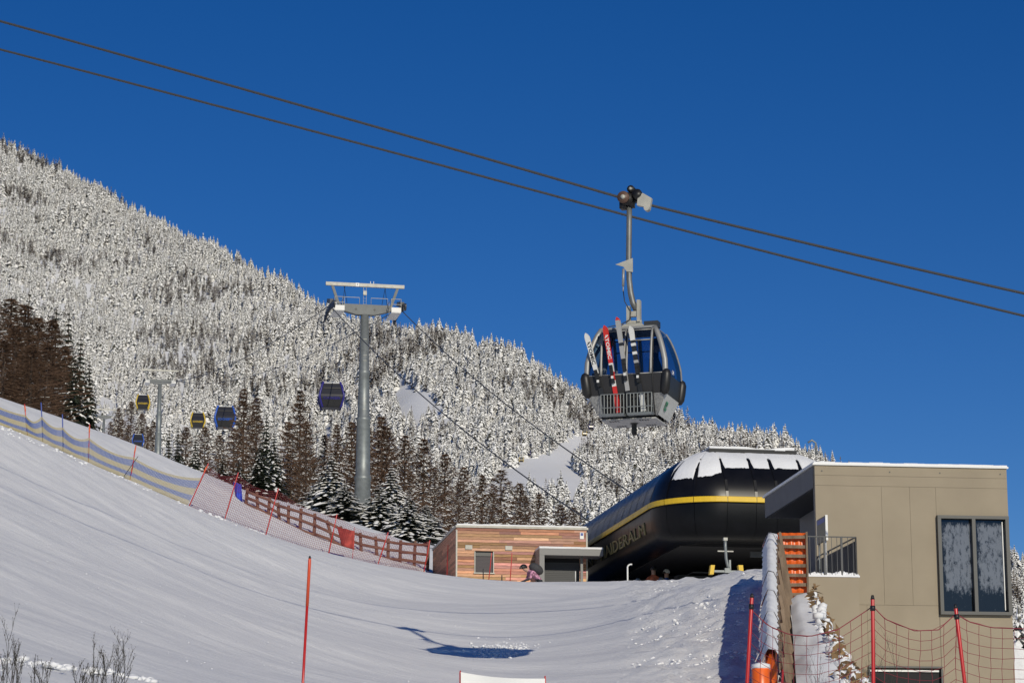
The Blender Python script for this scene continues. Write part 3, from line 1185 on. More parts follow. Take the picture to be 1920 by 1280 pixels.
vs = []
for i, y in enumerate(gy_):
    for j, x in enumerate(gx_):
        rim = i in (0, NB) or j in (0, NA)
        e = min(1, min(j, NA - j, i) / 4)
        h = -.02 if rim else (.08 + .06 * e) + .07 * noise.noise((x * .8, y * .6, 2))
        vs.append((x + .10 * noise.noise((y * 1.3, 0, 1)), y + .14 * noise.noise((x * 1.1, 3, 0)), ZS + 2.28 + h))
tsn.add(vs, [(i * (NA + 1) + j, i * (NA + 1) + j + 1, (i + 1) * (NA + 1) + j + 1, (i + 1) * (NA + 1) + j) for i in range(NB) for j in range(NA)])
tsn.build('deck_snow', SNOW, st)
# lettering along the long side
M = frame_matrix(Vector((.065, RC + 10.2, ZS - .62)), (0, -1, 0), (-.10, 0, 1))
text_part('SCHÖNEBEN - HAIDERALM', .66, .02, LETTER, st, M, width=18.5)
hs2 = MB(); hs2.tube([(6.6, 2.6, ZS + 2.3), (6.6, 2.6, ZS + 2.75), (6.45, 2.6, ZS + 2.85), (6.3, 2.6, ZS + 2.75)], .04, 8); hs2.build('vent_pipe', STEEL, st, True)

# people and gear in front of the station
PH = 11.0


def skin_person(name, label, loc, rz, joints, edges, mats_of, scale=1.0, group=None):
    """one continuous body grown over a joint graph; mats_of(centre) -> material index"""
    me = bpy.data.meshes.new('body')
    me.from_pydata([j[0] for j in joints], edges, [])
    o = bpy.data.objects.new('body_tmp', me)
    COL.objects.link(o)
    o.modifiers.new('skin', 'SKIN')
    for i, sv in enumerate(me.skin_vertices[0].data):
        sv.radius = (joints[i][1], joints[i][1] * (joints[i][2] if len(joints[i]) > 2 else 1))
        sv.use_root = (i == 0)
    ss = o.modifiers.new('sub', 'SUBSURF')
    ss.levels = ss.render_levels = 2
    bpy.context.view_layer.update()
    ev = o.evaluated_get(bpy.context.evaluated_depsgraph_get())
    m2 = bpy.data.meshes.new_from_object(ev)
    bpy.data.objects.remove(o)
    for p in m2.polygons:
        p.use_smooth = True
    return m2


def person(label, loc, rz, jacket, trousers, helmet, bend=0.0, stance=.14, arm=.25, group='skiers at the station', extra=None):
    b = bend
    def up(h, f=0.0):                        # torso point, leaning forward (towards -y) by bend
        return Vector((0, -math.sin(b) * h - f * math.cos(b), .95 + math.cos(b) * h - f * math.sin(b) * 0))
    J = [(Vector((0, 0, .95)), .155, .75), (up(.22), .15, .72), (up(.42), .17, .7), (up(.54), .07), (up(.66), .095), (up(.80), .09)]
    E = [(0, 1), (1, 2), (2, 3), (3, 4), (4, 5)]
    for s in (-1, 1):
        k = len(J)
        J += [(Vector((s * stance * .7, 0, .85)), .10), (Vector((s * stance, -.10, .48)), .075), (Vector((s * stance, 0, .10)), .055), (Vector((s * stance, -.16, .05)), .05)]
        E += [(0, k), (k, k + 1), (k + 1, k + 2), (k + 2, k + 3)]
        k = len(J)
        sh = up(.44) + Vector((s * .2, 0, 0))
        el = sh + Vector((s * arm * .5, -.08, -.26))
        ha = el + Vector((-s * .03, -.22, -.10))
        J += [(sh, .065), (el, .052), (ha, .042), (ha + Vector((0, -.09, -.02)), .035)]
        E += [(2, k), (k, k + 1), (k + 1, k + 2), (k + 2, k + 3)]
    me = skin_person('person', label, loc, rz, J, E, None)
    o = bpy.data.objects.new('person', me)
    COL.objects.link(o)
    o.location = loc
    o.rotation_euler = (0, 0, rz)
    tag(o, label, 'person', group)
    for m in (jacket, trousers, SKIN_M, BLACK):
        me.materials.append(m)
    neck = up(.57)
    for p in me.polygons:
        c = p.center
        if c.z < .12: p.material_index = 3
        elif c.z < .88 and abs(c.x) < .3 and c.y > -.25 and b < .6: p.material_index = 1
        elif b >= .6 and c.z < .9: p.material_index = 1
        elif (c - up(.72)).length < .17: p.material_index = 2
        else: p.material_index = 0
    hm = MB()
    hc = up(.76)
    n, m_ = 10, 6
    for i in range(m_):
        a0, a1 = math.pi * .58 * i / m_, math.pi * .58 * (i + 1) / m_
        for k in range(n):
            f0, f1 = 6.2832 * k / n, 6.2832 * (k + 1) / n
            P = lambda a, f: hc + Vector((math.sin(a) * math.cos(f) * .125, math.sin(a) * math.sin(f) * .145, math.cos(a) * .135 + .02))
            hm.quad(P(a0, f0), P(a0, f1), P(a1, f1), P(a1, f0))
    h = hm.build('helmet', helmet, o, True)
    gg = MB(); gg.box(hc + Vector((0, -.125, .0)), (.17, .05, .07)); gg.build('goggles', BLACK, o)
    return o


J_OR = mat('orange_jacket', (.62, .16, .08), .7, var=.5, scale=6)
J_BL = mat('blue_jacket', (.03, .10, .32), .7)
J_PL = mat('plaid_jacket', (.42, .20, .30), .8, var=.9, scale=14)
T_DK = mat('dark_trousers', (.025, .027, .035), .8)
q = on_ground(1222, 98.5)
person('skier in orange patterned jacket and dark helmet beside the steel bollards', q, R(20), J_OR, T_DK, mat('dark_helmet', (.03, .03, .04), .3), arm=.45)
q = on_ground(1246, 99.0)
person('skier in blue jacket with a white helmet under the black station', q, R(-60), J_BL, T_DK, WHITE, arm=.3)
q = on_ground(1012, 96.8)
pb = person('person in plaid jacket bending over in front of the hut door with a dark backpack', q, R(-75), J_PL, T_DK, BLACK, bend=1.05, arm=.2)
bp_ = MB()
rx = Matrix.Rotation(1.05, 3, 'X')
for i in range(8):
    for k in range(14):
        P = lambda a, f: Vector((0, -.20, 1.24)) + rx @ Vector((math.sin(a) * math.cos(f) * .23, math.sin(a) * math.sin(f) * .20 + .08, math.cos(a) * .31))
        a0, a1, f0, f1 = math.pi * i / 8, math.pi * (i + 1) / 8, 6.2832 * k / 14, 6.2832 * (k + 1) / 14
        bp_.quad(P(a0, f0), P(a1, f0), P(a1, f1), P(a0, f1))
bpo = bp_.build('backpack', mat('dark_grey_pack', (.05, .05, .055), .8), pb, True)

for px, d in ((1193, 96.5), (1236, 96.2)):
    q = on_ground(px, d)
    o = thing('bollard', 'silver ticket-gate bollard under the black station beside the skiers', 'bollard', q, 0, 'ticket-gate bollards')
    m_ = MB(); m_.tube([(0, 0, -.1), (0, 0, .34), (0, 0, .36), (0, 0, .9), (0, 0, .95)], [.085, .085, .10, .10, .06], 12); m_.build('body', STEEL, o, True)
    m_ = MB(); m_.tube([(.11, 0, -.1), (.11, 0, .8)], .012, 6); m_.build('rod', STEEL, o, True)
q = on_ground(1174, 93)
m_ = MB(); m_.tube([(0, 0, -.3), (0, 0, .25), (0, 0, .27), (0, 0, .80), (.03, 0, .86), (.10, 0, .90), (.17, 0, .90)], [.045, .045, .03, .03, .03, .03, .03], 10)
o = m_.build('bent_pipe_post', WHITE, None, True); o.location = q
tag(o, 'thin white post with a bent top in front of the black station', 'post')

# empty hanger with yellow pads parked under the station
q = on_ground(1356, 86.5)
q.z = W(1356, 1076, 86.5).z
ch = thing('work_carrier', 'grey work carrier frame with two yellow end pads hanging under the station', 'carrier', q, SZ)
m_ = MB()
m_.tube([(0, 0, 1.22), (0, 0, .95), (.02, 0, .55), (.07, 0, .32), (.12, 0, .15)], .055, 8)
m_.build('hanger_arm', STEEL, ch, True)
m_ = MB(); m_.bar((-.42, 0, .10), (.42, 0, .10), .07); m_.box((.04, 0, .13), (.17, .14, .16)); m_.bar((.15, 0, .1), (.15, 0, .5), .06, up=(0, 1, 0)); m_.build('cross_frame', STEEL, ch)
m_ = MB(); m_.bar((-.28, 0, .80), (.28, 0, .80), .04); m_.box((0, 0, 1.22), (.14, .12, .1)); m_.build('arm_bracket', PALESTEEL, ch)
for s in (-1, 1):
    m_ = MB(); m_.prism([(s * .53 - .07, -.1, -.02), (s * .53 + .07, -.1, -.02), (s * .53 + .12, -.1, .30), (s * .53 - .02, -.1, .30)] if s < 0 else [(s * .53 - .07, -.1, -.02), (s * .53 + .09, -.1, -.02), (s * .53 + .06, -.1, .32), (s * .53 - .10, -.1, .32)], (0, .2, 0)); m_.build('yellow_pad', YELLOW, ch)

# ------------------------------------------------------------------ wooden hut
HZ = R(9.0)
HX, HY = Vector((math.cos(HZ), math.sin(HZ), 0)), Vector((-math.sin(HZ), math.cos(HZ), 0))
h0 = W(857, 986, 100)
hut = thing('wooden_hut', 'low flat-roofed hut clad in reddish larch boards', 'hut', (h0.x, h0.y, 10.9), HZ)
HT = h0.z - 10.9


def hx(px, py=1040):
    u, v = (px - 960) / F, (640 - py) / F
    k = u / (CP - v * SP)
    return (k * h0.y - h0.x) / (HX.x - k * HX.y)


def hzz(py, d=100.3):
    return W(960, py, d).z - 10.9


HW, HD = hx(1100), 7.5
m_ = MB(); m_.box((HW / 2, HD / 2, HT / 2 - .15), (HW - .1, HD - .1, HT - .2)); m_.build('wall_core', DARK, hut)
nb = int(HT / .115)
cb = MB()
rnd = random.Random(2)
wx, wy, wz_, wzt = hx(890), hx(925), hzz(1074), hzz(1036)
for i in range(nb):
    z0 = HT - .06 - (i + 1) * .115
    x = 0
    while x < HW - .02:
        L = min(rnd.uniform(.8, 2.6), HW - x)
        x1 = x + L
        if z0 < wzt and z0 + .1 > wz_:
            if x < wx < x1: x1 = wx
            if wx <= x < wy:
                x = wy
                continue
        g = rnd.choice([.55, .7, .85, 1.0, 1.2, 1.5])
        tn = (g, g * rnd.uniform(.80, 1.15), g * rnd.uniform(.75, 1.3))
        cb.box(((x + x1) / 2, -.012 + rnd.uniform(-.006, .006), z0 + .055), (x1 - x - .004, .035, .104), mi=0, tint=tn)
        x = x1
o = cb.build('front_boards', LARCHBOARD, hut); o['kind'] = 'stuff'
cb = MB()
for i in range(nb):
    z0 = HT - .06 - (i + 1) * .115
    y = 0.03
    while y < HD:
        y1 = min(y + rnd.uniform(1, 2.8), HD)
        g = rnd.choice([.7, .85, 1.0, 1.2])
        cb.box((-.012, (y + y1) / 2, z0 + .055), (.035, y1 - y - .004, .104), mi=0, tint=(g, g * .9, g * .9))
        y = y1
o = cb.build('side_boards', LARCHBOARD, hut); o['kind'] = 'stuff'
m_ = MB()
m_.box((HW / 2, HD / 2, HT + .0), (HW + .12, HD + .12, .09)); hr = m_.build('roof', PALESTEEL, hut)
m_ = MB()
for i in range(20):
    m_.box(((i + .5) * HW / 20, HD / 2, HT + .075 + .02 * noise.noise((i * .5, 1, 0))), (HW / 20 + .004, HD, .07))
m_.build('roof_snow', SNOW, hr)
for x in (-.02, HW + .0):
    m_ = MB(); m_.box((x, -.03, HT / 2 - .1), (.06, .06, HT - .1)); m_.build('corner_trim', PALESTEEL, hut)
m_ = MB()
for a, b in (((wx - .03, wz_), (wx + .03, wzt)), ((wy - .03, wz_), (wy + .03, wzt))):
    m_.box(((a[0] + b[0]) / 2, -.035, (wz_ + wzt) / 2), (.035, .09, wzt - wz_ + .06))
m_.box(((wx + wy) / 2, -.04, wz_ - .02), (wy - wx + .1, .12, .04))
wf = m_.build('window', PALESTEEL, hut)
m_ = MB()
for k in range(12):
    z0 = wz_ + k * (wzt - wz_ - .15) / 12
    m_.box(((wx + wy) / 2, .015, z0 + .03), (wy - wx - .06, .02, (wzt - wz_ - .15) / 12 - .005))
m_.box(((wx + wy) / 2, .03, (wz_ + wzt) / 2), (wy - wx - .06, .01, wzt - wz_))
m_.build('roller_shutter', mat('shutter_grey', (.065, .055, .06), .6), wf)
m_ = MB(); m_.box(((wx + wy) / 2, .0, wzt - .08), (wy - wx - .06, .06, .14)); m_.build('shutter_box', FRAME, wf)
for a, b in ((872, 885), (947, 960)):
    m_ = MB(); m_.box(((hx(a) + hx(b)) / 2, -.05, hzz(1027)), (hx(b) - hx(a), .08, .17)); m_.build('vent_box', PALESTEEL, hut)
m_ = MB(); m_.box((hx(1090.5, 1001), -.05, hzz(1001)), (.16, .02, .27)); sgn = m_.build('wall_sign', WHITE, hut)
m_ = MB(); m_.box((hx(1090.5, 1001), -.063, hzz(998.5)), (.10, .008, .11)); m_.build('blue_symbol', BLUE, sgn)
# entrance canopy
cx0, cx1, cx2 = hx(1003, 1030), hx(1086, 1030), hx(1121, 1030)
zt0, zt1 = hzz(1037, 99), hzz(1024.5, 99)
m_ = MB(); m_.box(((cx0 + cx2) / 2, -.55, (zt0 + zt1) / 2), (cx2 - cx0, 1.1, zt1 - zt0)); cano = m_.build('entrance_canopy', mat('canopy_grey', (.22, .22, .215), .55), hut)
m_ = MB()
for i in range(14):
    m_.box((cx0 + (i + .5) * (cx2 - cx0) / 14, -.55, zt1 + .04 + .012 * noise.noise((i * .6, 3, 0))), ((cx2 - cx0) / 14 + .003, 1.08, .075))
m_.build('canopy_snow', SNOW, cano)
m_ = MB(); m_.box((cx0 + .10, -.55, zt0 / 2 - .1), (.2, 1.098, zt0 + .19)); m_.build('canopy_side', MATS['canopy_grey'], cano)
m_ = MB(); m_.box((cx1, -.5, zt0 / 2 - .1), (.10, .10, zt0 + .19)); m_.build('canopy_post', MATS['canopy_grey'], cano)
m_ = MB()
zd0, zd1 = .35, zt0 - .16
for k in range(14):
    m_.box(((cx0 + cx1) / 2 + .1, -.05, zd0 + (k + .5) * (zd1 - zd0) / 14), (cx1 - cx0 - .2, .03, (zd1 - zd0) / 14 - .006))
m_.build('roller_door', mat('door_grey', (.06, .062, .066), .6), hut)
m_ = MB(); m_.box(((cx0 + cx1) / 2 + .1, -.03, zt0 / 2), (cx1 - cx0 - .2, .02, zt0)); m_.build('door_recess', DARK, hut)

# ------------------------------------------------------------------ poles, nets and fences
def pole(a, b, r, m, label=None, cat='pole', parent=None, group=None, cap=True, name='pole'):
    a, b = Vector(a), Vector(b)
    mb = MB()
    mb.tube([a, a.lerp(b, .5), b - (b - a).normalized() * .03, b], [r, r, r, r * .5], 10)
    if parent is not None:
        return mb.build(name, m, parent, True, off=parent.location)
    o = mb.build(name, m, None, True, off=a)
    o.location = a
    return tag(o, label, cat, group)


def netting(fn, nu, nv, r, mats, mi_of, parent, name='net', jit=.0):
    """knotted strands over the sheet fn(u, v), 0..1; one mesh"""
    mb = MB()
    P = [[fn(i / nu, j / nv) + Vector((random.uniform(-jit, jit), 0, random.uniform(-jit, jit))) for j in range(nv + 1)] for i in range(nu + 1)]
    def seg(a, b, mi):
        d = (b - a)
        s = d.cross(Vector((0, 1, 0)))
        if s.length < 1e-6: return
        s.normalize()
        y = Vector((0, -r, 0))
        s = s * r
        mb.add([a + s, a - s, a + y, b + s, b - s, b + y], [(0, 2, 5, 3), (2, 1, 4, 5), (1, 0, 3, 4)], mi)
    for i in range(nu + 1):
        for j in range(nv + 1):
            if j < nv: seg(P[i][j], P[i][j + 1], mi_of((j + .5) / nv))
            if i < nu: seg(P[i][j], P[i + 1][j], mi_of(j / nv))
    return mb.build(name, mats, parent, off=parent.location)


# blue and yellow net on the left
nf = [(-60, 700, -62, 790, 90.5, RED), (46, 757, 54, 815, 92, RED), (77, 754, 83, 838, 92.6, BLUE), (117, 776, 121, 853, 93.3, BLUE), (168, 795, 168, 871, 94, RED), (255, 834, 246, 903, 95, RED), (391, 868, 355, 948, 96.5, RED)]
base = on_ground(168, 94)
byn = thing('blue_yellow_net_fence', 'blue and yellow banded safety net on plastic poles along the upper piste edge', 'net fence', base)
tops, bots = [], []
for (tx, ty, bx2, by2, d, m) in nf:
    g = on_ground(bx2, d)
    tp_ = W(tx, ty, d)
    pole(g - Vector((0, 0, .2)), tp_, .022, m, parent=byn)
    if m is RED:
        mb = MB(); q0 = g.lerp(tp_, .78); q1 = g.lerp(tp_, .92); mb.tube([q0, q1], .026, 8); mb.build('orange_sleeve', ORANGE, byn, True, off=base)
    tops.append(g.lerp(tp_, .64)); bots.append(g + Vector((0, 0, .03)))
for k in range(len(tops) - 1):
    a0, a1, b0, b1 = bots[k], bots[k + 1], tops[k], tops[k + 1]
    L = (a1 - a0).length
    sag = .16 + .05 * (k % 2)
    def fn(u, v, a0=a0, a1=a1, b0=b0, b1=b1, sag=sag, k=k):
        lo, hi = a0.lerp(a1, u), b0.lerp(b1, u)
        p = lo.lerp(hi, v)
        p.z -= sag * 4 * u * (1 - u) * v
        lo_z = gz(p.x, p.y) + .02
        p.z = max(p.z, lo_z + v * .3)
        p.y += .12 * math.sin(u * 9 + v * 4 + k) * v * (1 - v) * 2 - .04
        return p
    nt_ = netting(fn, max(6, int(L / .052)), 24, .0085, [BLUENET, YELNET], lambda v: 1 if v < .18 or .36 < v < .62 or v > .9 else 0, byn)
pole(W(230, 896, 94.6), W(259, 855, 94.6), .012, BLACK, 'thin dark stick leaning on the blue and yellow net', 'stick', name='leaning_stick')

# red net down to the hut
rfp = [(391, 868, 355, 948, 96.5), (447, 885, 423, 976, 98), (522, 915, 500, 1006, 99.5), (632, 963, 617, 1045, 101), (728, 997, 708, 1062, 103), (806, 1012, 795, 1072, 104.5)]
base = on_ground(500, 99.5)
rnf = thing('red_net_fence', 'red safety net on leaning red poles between the blue net and the hut', 'net fence', base)
tops, bots = [], []
for k, (tx, ty, bx2, by2, d) in enumerate(rfp):
    g = on_ground(bx2, d)
    tp_ = W(tx, ty, d)
    if k: pole(g - Vector((0, 0, .2)), tp_, .022, RED, parent=rnf)
    tops.append(g.lerp(tp_, .95)); bots.append(g + Vector((0, 0, .03)))
for k in range(len(tops) - 1):
    a0, a1, b0, b1 = bots[k], bots[k + 1], tops[k], tops[k + 1]
    def fn(u, v, a0=a0, a1=a1, b0=b0, b1=b1):
        p = a0.lerp(a1, u).lerp(b0.lerp(b1, u), v)
        p.z -= .22 * 4 * u * (1 - u) * v
        p.z = max(p.z, gz(p.x, p.y) + .02 + v * .2)
        return p
    netting(fn, max(6, int((a1 - a0).length / .085)), 20, .0046, [REDNET], lambda v: 0, rnf)


def cloth(name, label, corners, d, m, mi=0):
    """hanging cloth from four picture corners (tl, tr, br, bl)"""
    c = [W(x, y, d) for x, y in corners]
    mb = MB()
    n = 8
    vs = []
    for i in range(n + 1):
        for j in range(n + 1):
            u, v = i / n, j / n
            p = c[0].lerp(c[1], u).lerp(c[3].lerp(c[2], u), v)
            vs.append(p + Vector((0, .05 * math.sin(u * 9 + v * 2), 0)))
    fs = [(i * (n + 1) + j, i * (n + 1) + j + 1, (i + 1) * (n + 1) + j + 1, (i + 1) * (n + 1) + j) for i in range(n) for j in range(n)]
    mb.add(vs, fs)
    o = mb.build(name, m, None, True, off=c[3])
    o.location = c[3]
    md = o.modifiers.new('thick', 'SOLIDIFY'); md.thickness = .006
    return tag(o, label, 'cloth')


cloth('blue_cloth', 'blue mesh cloth hanging on the red net above the wooden rail fence', [(437, 903), (452, 907), (455, 942), (441, 930)], 98.2, mat('blue_cloth', (.03, .05, .42), .7, var=.3, scale=10))
cloth('red_cloth', 'faded red cloth hung on the wooden rail fence below the lift tower', [(632, 987), (665, 995), (664, 1030), (640, 1022)], 101.6, mat('red_cloth', (.36, .05, .04), .8, var=.3, scale=6))
pole(on_ground(664, 101.8), W(664.5, 988, 101.8), .010, RED, 'thin red stake at the edge of the faded red cloth', 'stake', name='thin_stake')

# rail fence
rails_top = [(463, 921), (482, 928), (505, 938), (522, 948), (541, 953), (564, 959), (590, 968), (616, 981), (640, 992), (676, 1004), (705, 1011), (728, 1015), (751, 1018), (778, 1019.5), (803, 1021)]
rails_bot = [(463, 945), (482, 953), (505, 966), (522, 976), (541, 984), (564, 993), (590, 1001), (616, 1009), (640, 1022), (676, 1035), (705, 1043), (728, 1047), (751, 1049), (778, 1053), (803, 1057)]
rd = lambda px: np.interp(px, [463, 620, 803], [107, 106, 107.5])
base = W(640, 1030, 106)
rfn = thing('rail_fence', 'rough wooden fence of three rails curving downhill to the hut', 'fence', base)
for k, (a, b) in enumerate(zip(rails_top, rails_bot)):
    d = float(rd(a[0]))
    lean = random.uniform(-4, 4) if a[0] != 616 else 12
    g = W(b[0] + lean, b[1] + 12, d)
    g.z = min(g.z, gz(g.x, g.y) - .15)
    m_ = MB(); m_.tube([g, W(a[0] - lean * .3, a[1] - 6, d)], [.075, .065], 8); m_.build('post', RAILWOOD, rfn, True, off=base)
for f in (0, .5, 1):
    step = 3
    for s in range(0, len(rails_top) - 1, step):
        e = min(s + step, len(rails_top) - 1)
        pts = []
        for k in range(s, e + 1):
            px = rails_top[k][0]
            py = rails_top[k][1] * (1 - f) + rails_bot[k][1] * f
            p = W(px, py, float(rd(px)) - .10)
            p.z += random.uniform(-.03, .03)
            pts.append(p)
        m_ = MB(); m_.tube(pts, [.065] + [.06] * (len(pts) - 1), 8); m_.build('rail', RAILWOOD, rfn, True, off=base)

# loose red stakes by the hut
GST = 'red stakes in front of the hut'
for (tx, ty, bx2, by2, d) in ((840, 1021, 838, 1074, 101), (922, 1035, 916, 1082, 97), (960, 1036, 956, 1086, 97)):
    pole(W(bx2, by2 + 8, d), W(tx, ty, d), .018, RED, 'thin red stake standing in the snow in front of the wooden hut', 'stake', group=GST, name='red_stake')
for (px, ty) in ((906, 1066), (941, 1077)):
    pole(W(px, 1088, 96), W(px, ty, 96), .022, BLACK, 'short dark peg sticking out of the snow below the hut wall', 'peg', group='dark pegs below the hut', name='snow_peg')
m_ = W(1079, 1090, 98)
pole(m_, W(1079, 1070, 98), .018, WHITE, 'short white post with a round knob by the hut door', 'post', name='door_post')

# piste marker in the foreground and the banner
a, b = W(563, 1480, 20), W(581, 1043, 20)
a.z = gz(a.x, a.y) - .2
a.x = b.x - (b.x - W(568, 1280, 20).x) * 2.0
mk = thing('piste_marker', 'tall slim red and orange piste marker pole standing alone in the snow', 'marker pole', a)
m_ = MB(); m_.tube([a, a.lerp(b, .8)], .0112, 10); m_.build('lower_tube', RED, mk, True, off=a)
m_ = MB(); m_.tube([a.lerp(b, .8), a.lerp(b, .985), b], [.013, .013, .006], 10); m_.build('orange_top', mat('red_orange', (.66, .085, .03), .35), mk, True, off=a)
m_ = MB(); m_.tube([a.lerp(b, .993), b + Vector((0, 0, .006))], [.0118, .006], 10); m_.build('cap', BLACK, mk, True, off=a)

base = W(864, 1330, 30)
bn = thing('snow_banner', 'white blank banner stretched low between two thin red stakes', 'banner', base)
m_ = MB()
n = 12
tl_, tr_, br_, bl_ = W(864, 1259, 30), W(1022, 1271, 30), W(1022, 1330, 30), W(864, 1330, 30)
vs = []
for i in range(n + 1):
    for j in range(5):
        u, v = i / n, j / 4
        p = tl_.lerp(tr_, u).lerp(bl_.lerp(br_, u), v)
        vs.append(p + Vector((0, .02 * math.sin(u * 7), -.03 * math.sin(math.pi * u) * (1 - v))))
m_.add(vs, [(i * 5 + j, i * 5 + j + 1, (i + 1) * 5 + j + 1, (i + 1) * 5 + j) for i in range(n) for j in range(4)])
o = m_.build('sheet', WHITE, bn, True, off=base)
for (x0, y0) in ((863, 1256), (1022, 1266)):
    pole(W(x0, 1400, 30.03), W(x0, y0, 30.03), .012, RED, parent=bn, name='stake')

# foreground red net on the right
base = W(1600, 1500, 20)
fn_ = thing('foreground_net_fence', 'wide-meshed red safety net on three thick red poles below the beige building', 'net fence', base)
for (tx, ty, bx2, by2) in ((1410, 1113, 1385, 1560), (1636, 1116, 1640, 1560), (1791, 1133, 1843, 1560), (2010, 1150, 2010, 1560)):
    a_, b_ = W(bx2, by2, 20), W(tx, ty, 20)
    pole(a_, b_, .0155, RED, parent=fn_)
    m_ = MB(); q0 = a_.lerp(b_, .935); m_.tube([q0, q0 + (b_ - a_).normalized() * .04], .021, 10); m_.build('strap', BLACK, fn_, True, off=base)
    m_ = MB(); m_.tube([b_ - (b_ - a_).normalized() * .03, b_ + (b_ - a_).normalized() * .004], [.0175, .010], 10); m_.build('cap', BLACK, fn_, True, off=base)
topx = [1408, 1440, 1480, 1520, 1570, 1637, 1660, 1715, 1760, 1792, 1820, 1860, 1920, 2010]
topy = [1142, 1172, 1189, 1192, 1180, 1136, 1160, 1182, 1180, 1150, 1166, 1176, 1178, 1165]


def sheet(x0, x1):
    def fn(u, v):
        px = x0 + (x1 - x0) * u
        ty = float(np.interp(px, topx, topy))
        px2 = px + (1 - v) * (-12 if px < 1500 else 0)
        p = W(px2, 1540 + (ty - 1540) * v, 20.0 + .06 * math.sin(px * .03 + v * 3))
        return p
    return fn


for x0, x1 in ((1408, 1637), (1637, 1792), (1792, 2010)):
    netting(sheet(x0, x1), int((x1 - x0) / 20.5), 19, .0019, [REDNET], lambda v: 0, fn_, jit=.006)
    m_ = MB(); m_.tube([sheet(x0, x1)(k / 24, 1.0) for k in range(25)], .0042, 6); m_.build('top_cord', REDNET, fn_, True, off=base)
a_ = W(1467, 1280, 30)
pole(W(1464, 1330, 30), W(1468, 1254, 30), .012, RED, 'short thin red stake in front of the snow bank', 'stake', name='short_stake')

# ------------------------------------------------------------------ plank guard fence with orange padding
def fpt(y, off=0.0):
    return Vector((float(fence_x(y)) + off, y, 0))


def ftop(y):
    return float(np.interp(y, [44, 64], [W(1425, 1244, 45).z, W(1470, 1001, 64).z]))


base = fpt(54) + Vector((0, 0, ftop(54) - 1.4))
gf = thing('guard_fence', 'weathered plank fence beside the snow ramp, its end panel facing the valley', 'fence', base)
ysf = [44, 46, 48, 50, 52, 54, 56, 58, 60, 62, 63.9]
for k, y in enumerate(ysf):
    z = ftop(y)
    p = fpt(y, .10)
    m_ = MB(); m_.bar(p + Vector((.30 + random.uniform(-.06, .06), 0, z - 1.7)), p + Vector((random.uniform(-.05, .05), 0, z + random.uniform(-.02, .12))), .07, .09, up=(0, 1, 0)); m_.build('post', OLDWOOD, gf, off=base)
for k, (y0, y1) in enumerate(zip(ysf, ysf[1:])):
    for i in range(6):
        dz = -.12 - i * .21
        a_, b_ = fpt(y0 + .02, .05) + Vector((i * .035 + random.uniform(-.02, .02), 0, ftop(y0) + dz + random.uniform(-.03, .03))), fpt(y1 - .02, .05) + Vector((i * .035 + random.uniform(-.02, .02), 0, ftop(y1) + dz + random.uniform(-.03, .03)))
        m_ = MB(); m_.bar(a_, b_, .03, .12); m_.build('plank', OLDWOOD, gf, off=base)
e0, e1 = W(1457, 1000, 64.1), W(1514, 1000, 64.1)
for x in (e0.x + .06, e1.x - .04):
    m_ = MB(); m_.bar((x, 63.97, e0.z - 1.75), (x, 63.97, e0.z + .03), .05, .05, up=(0, 1, 0)); m_.build('end_post', OLDWOOD, gf, off=base)
for i in range(8):
    m_ = MB(); z = e0.z - .10 - i * .245
    m_.bar((e0.x + .10, 64.0, z + random.uniform(-.01, .01)), (e1.x - .02, 64.0, z + random.uniform(-.01, .01)), .022, .085); m_.build('end_plank', OLDWOOD, gf, off=base)
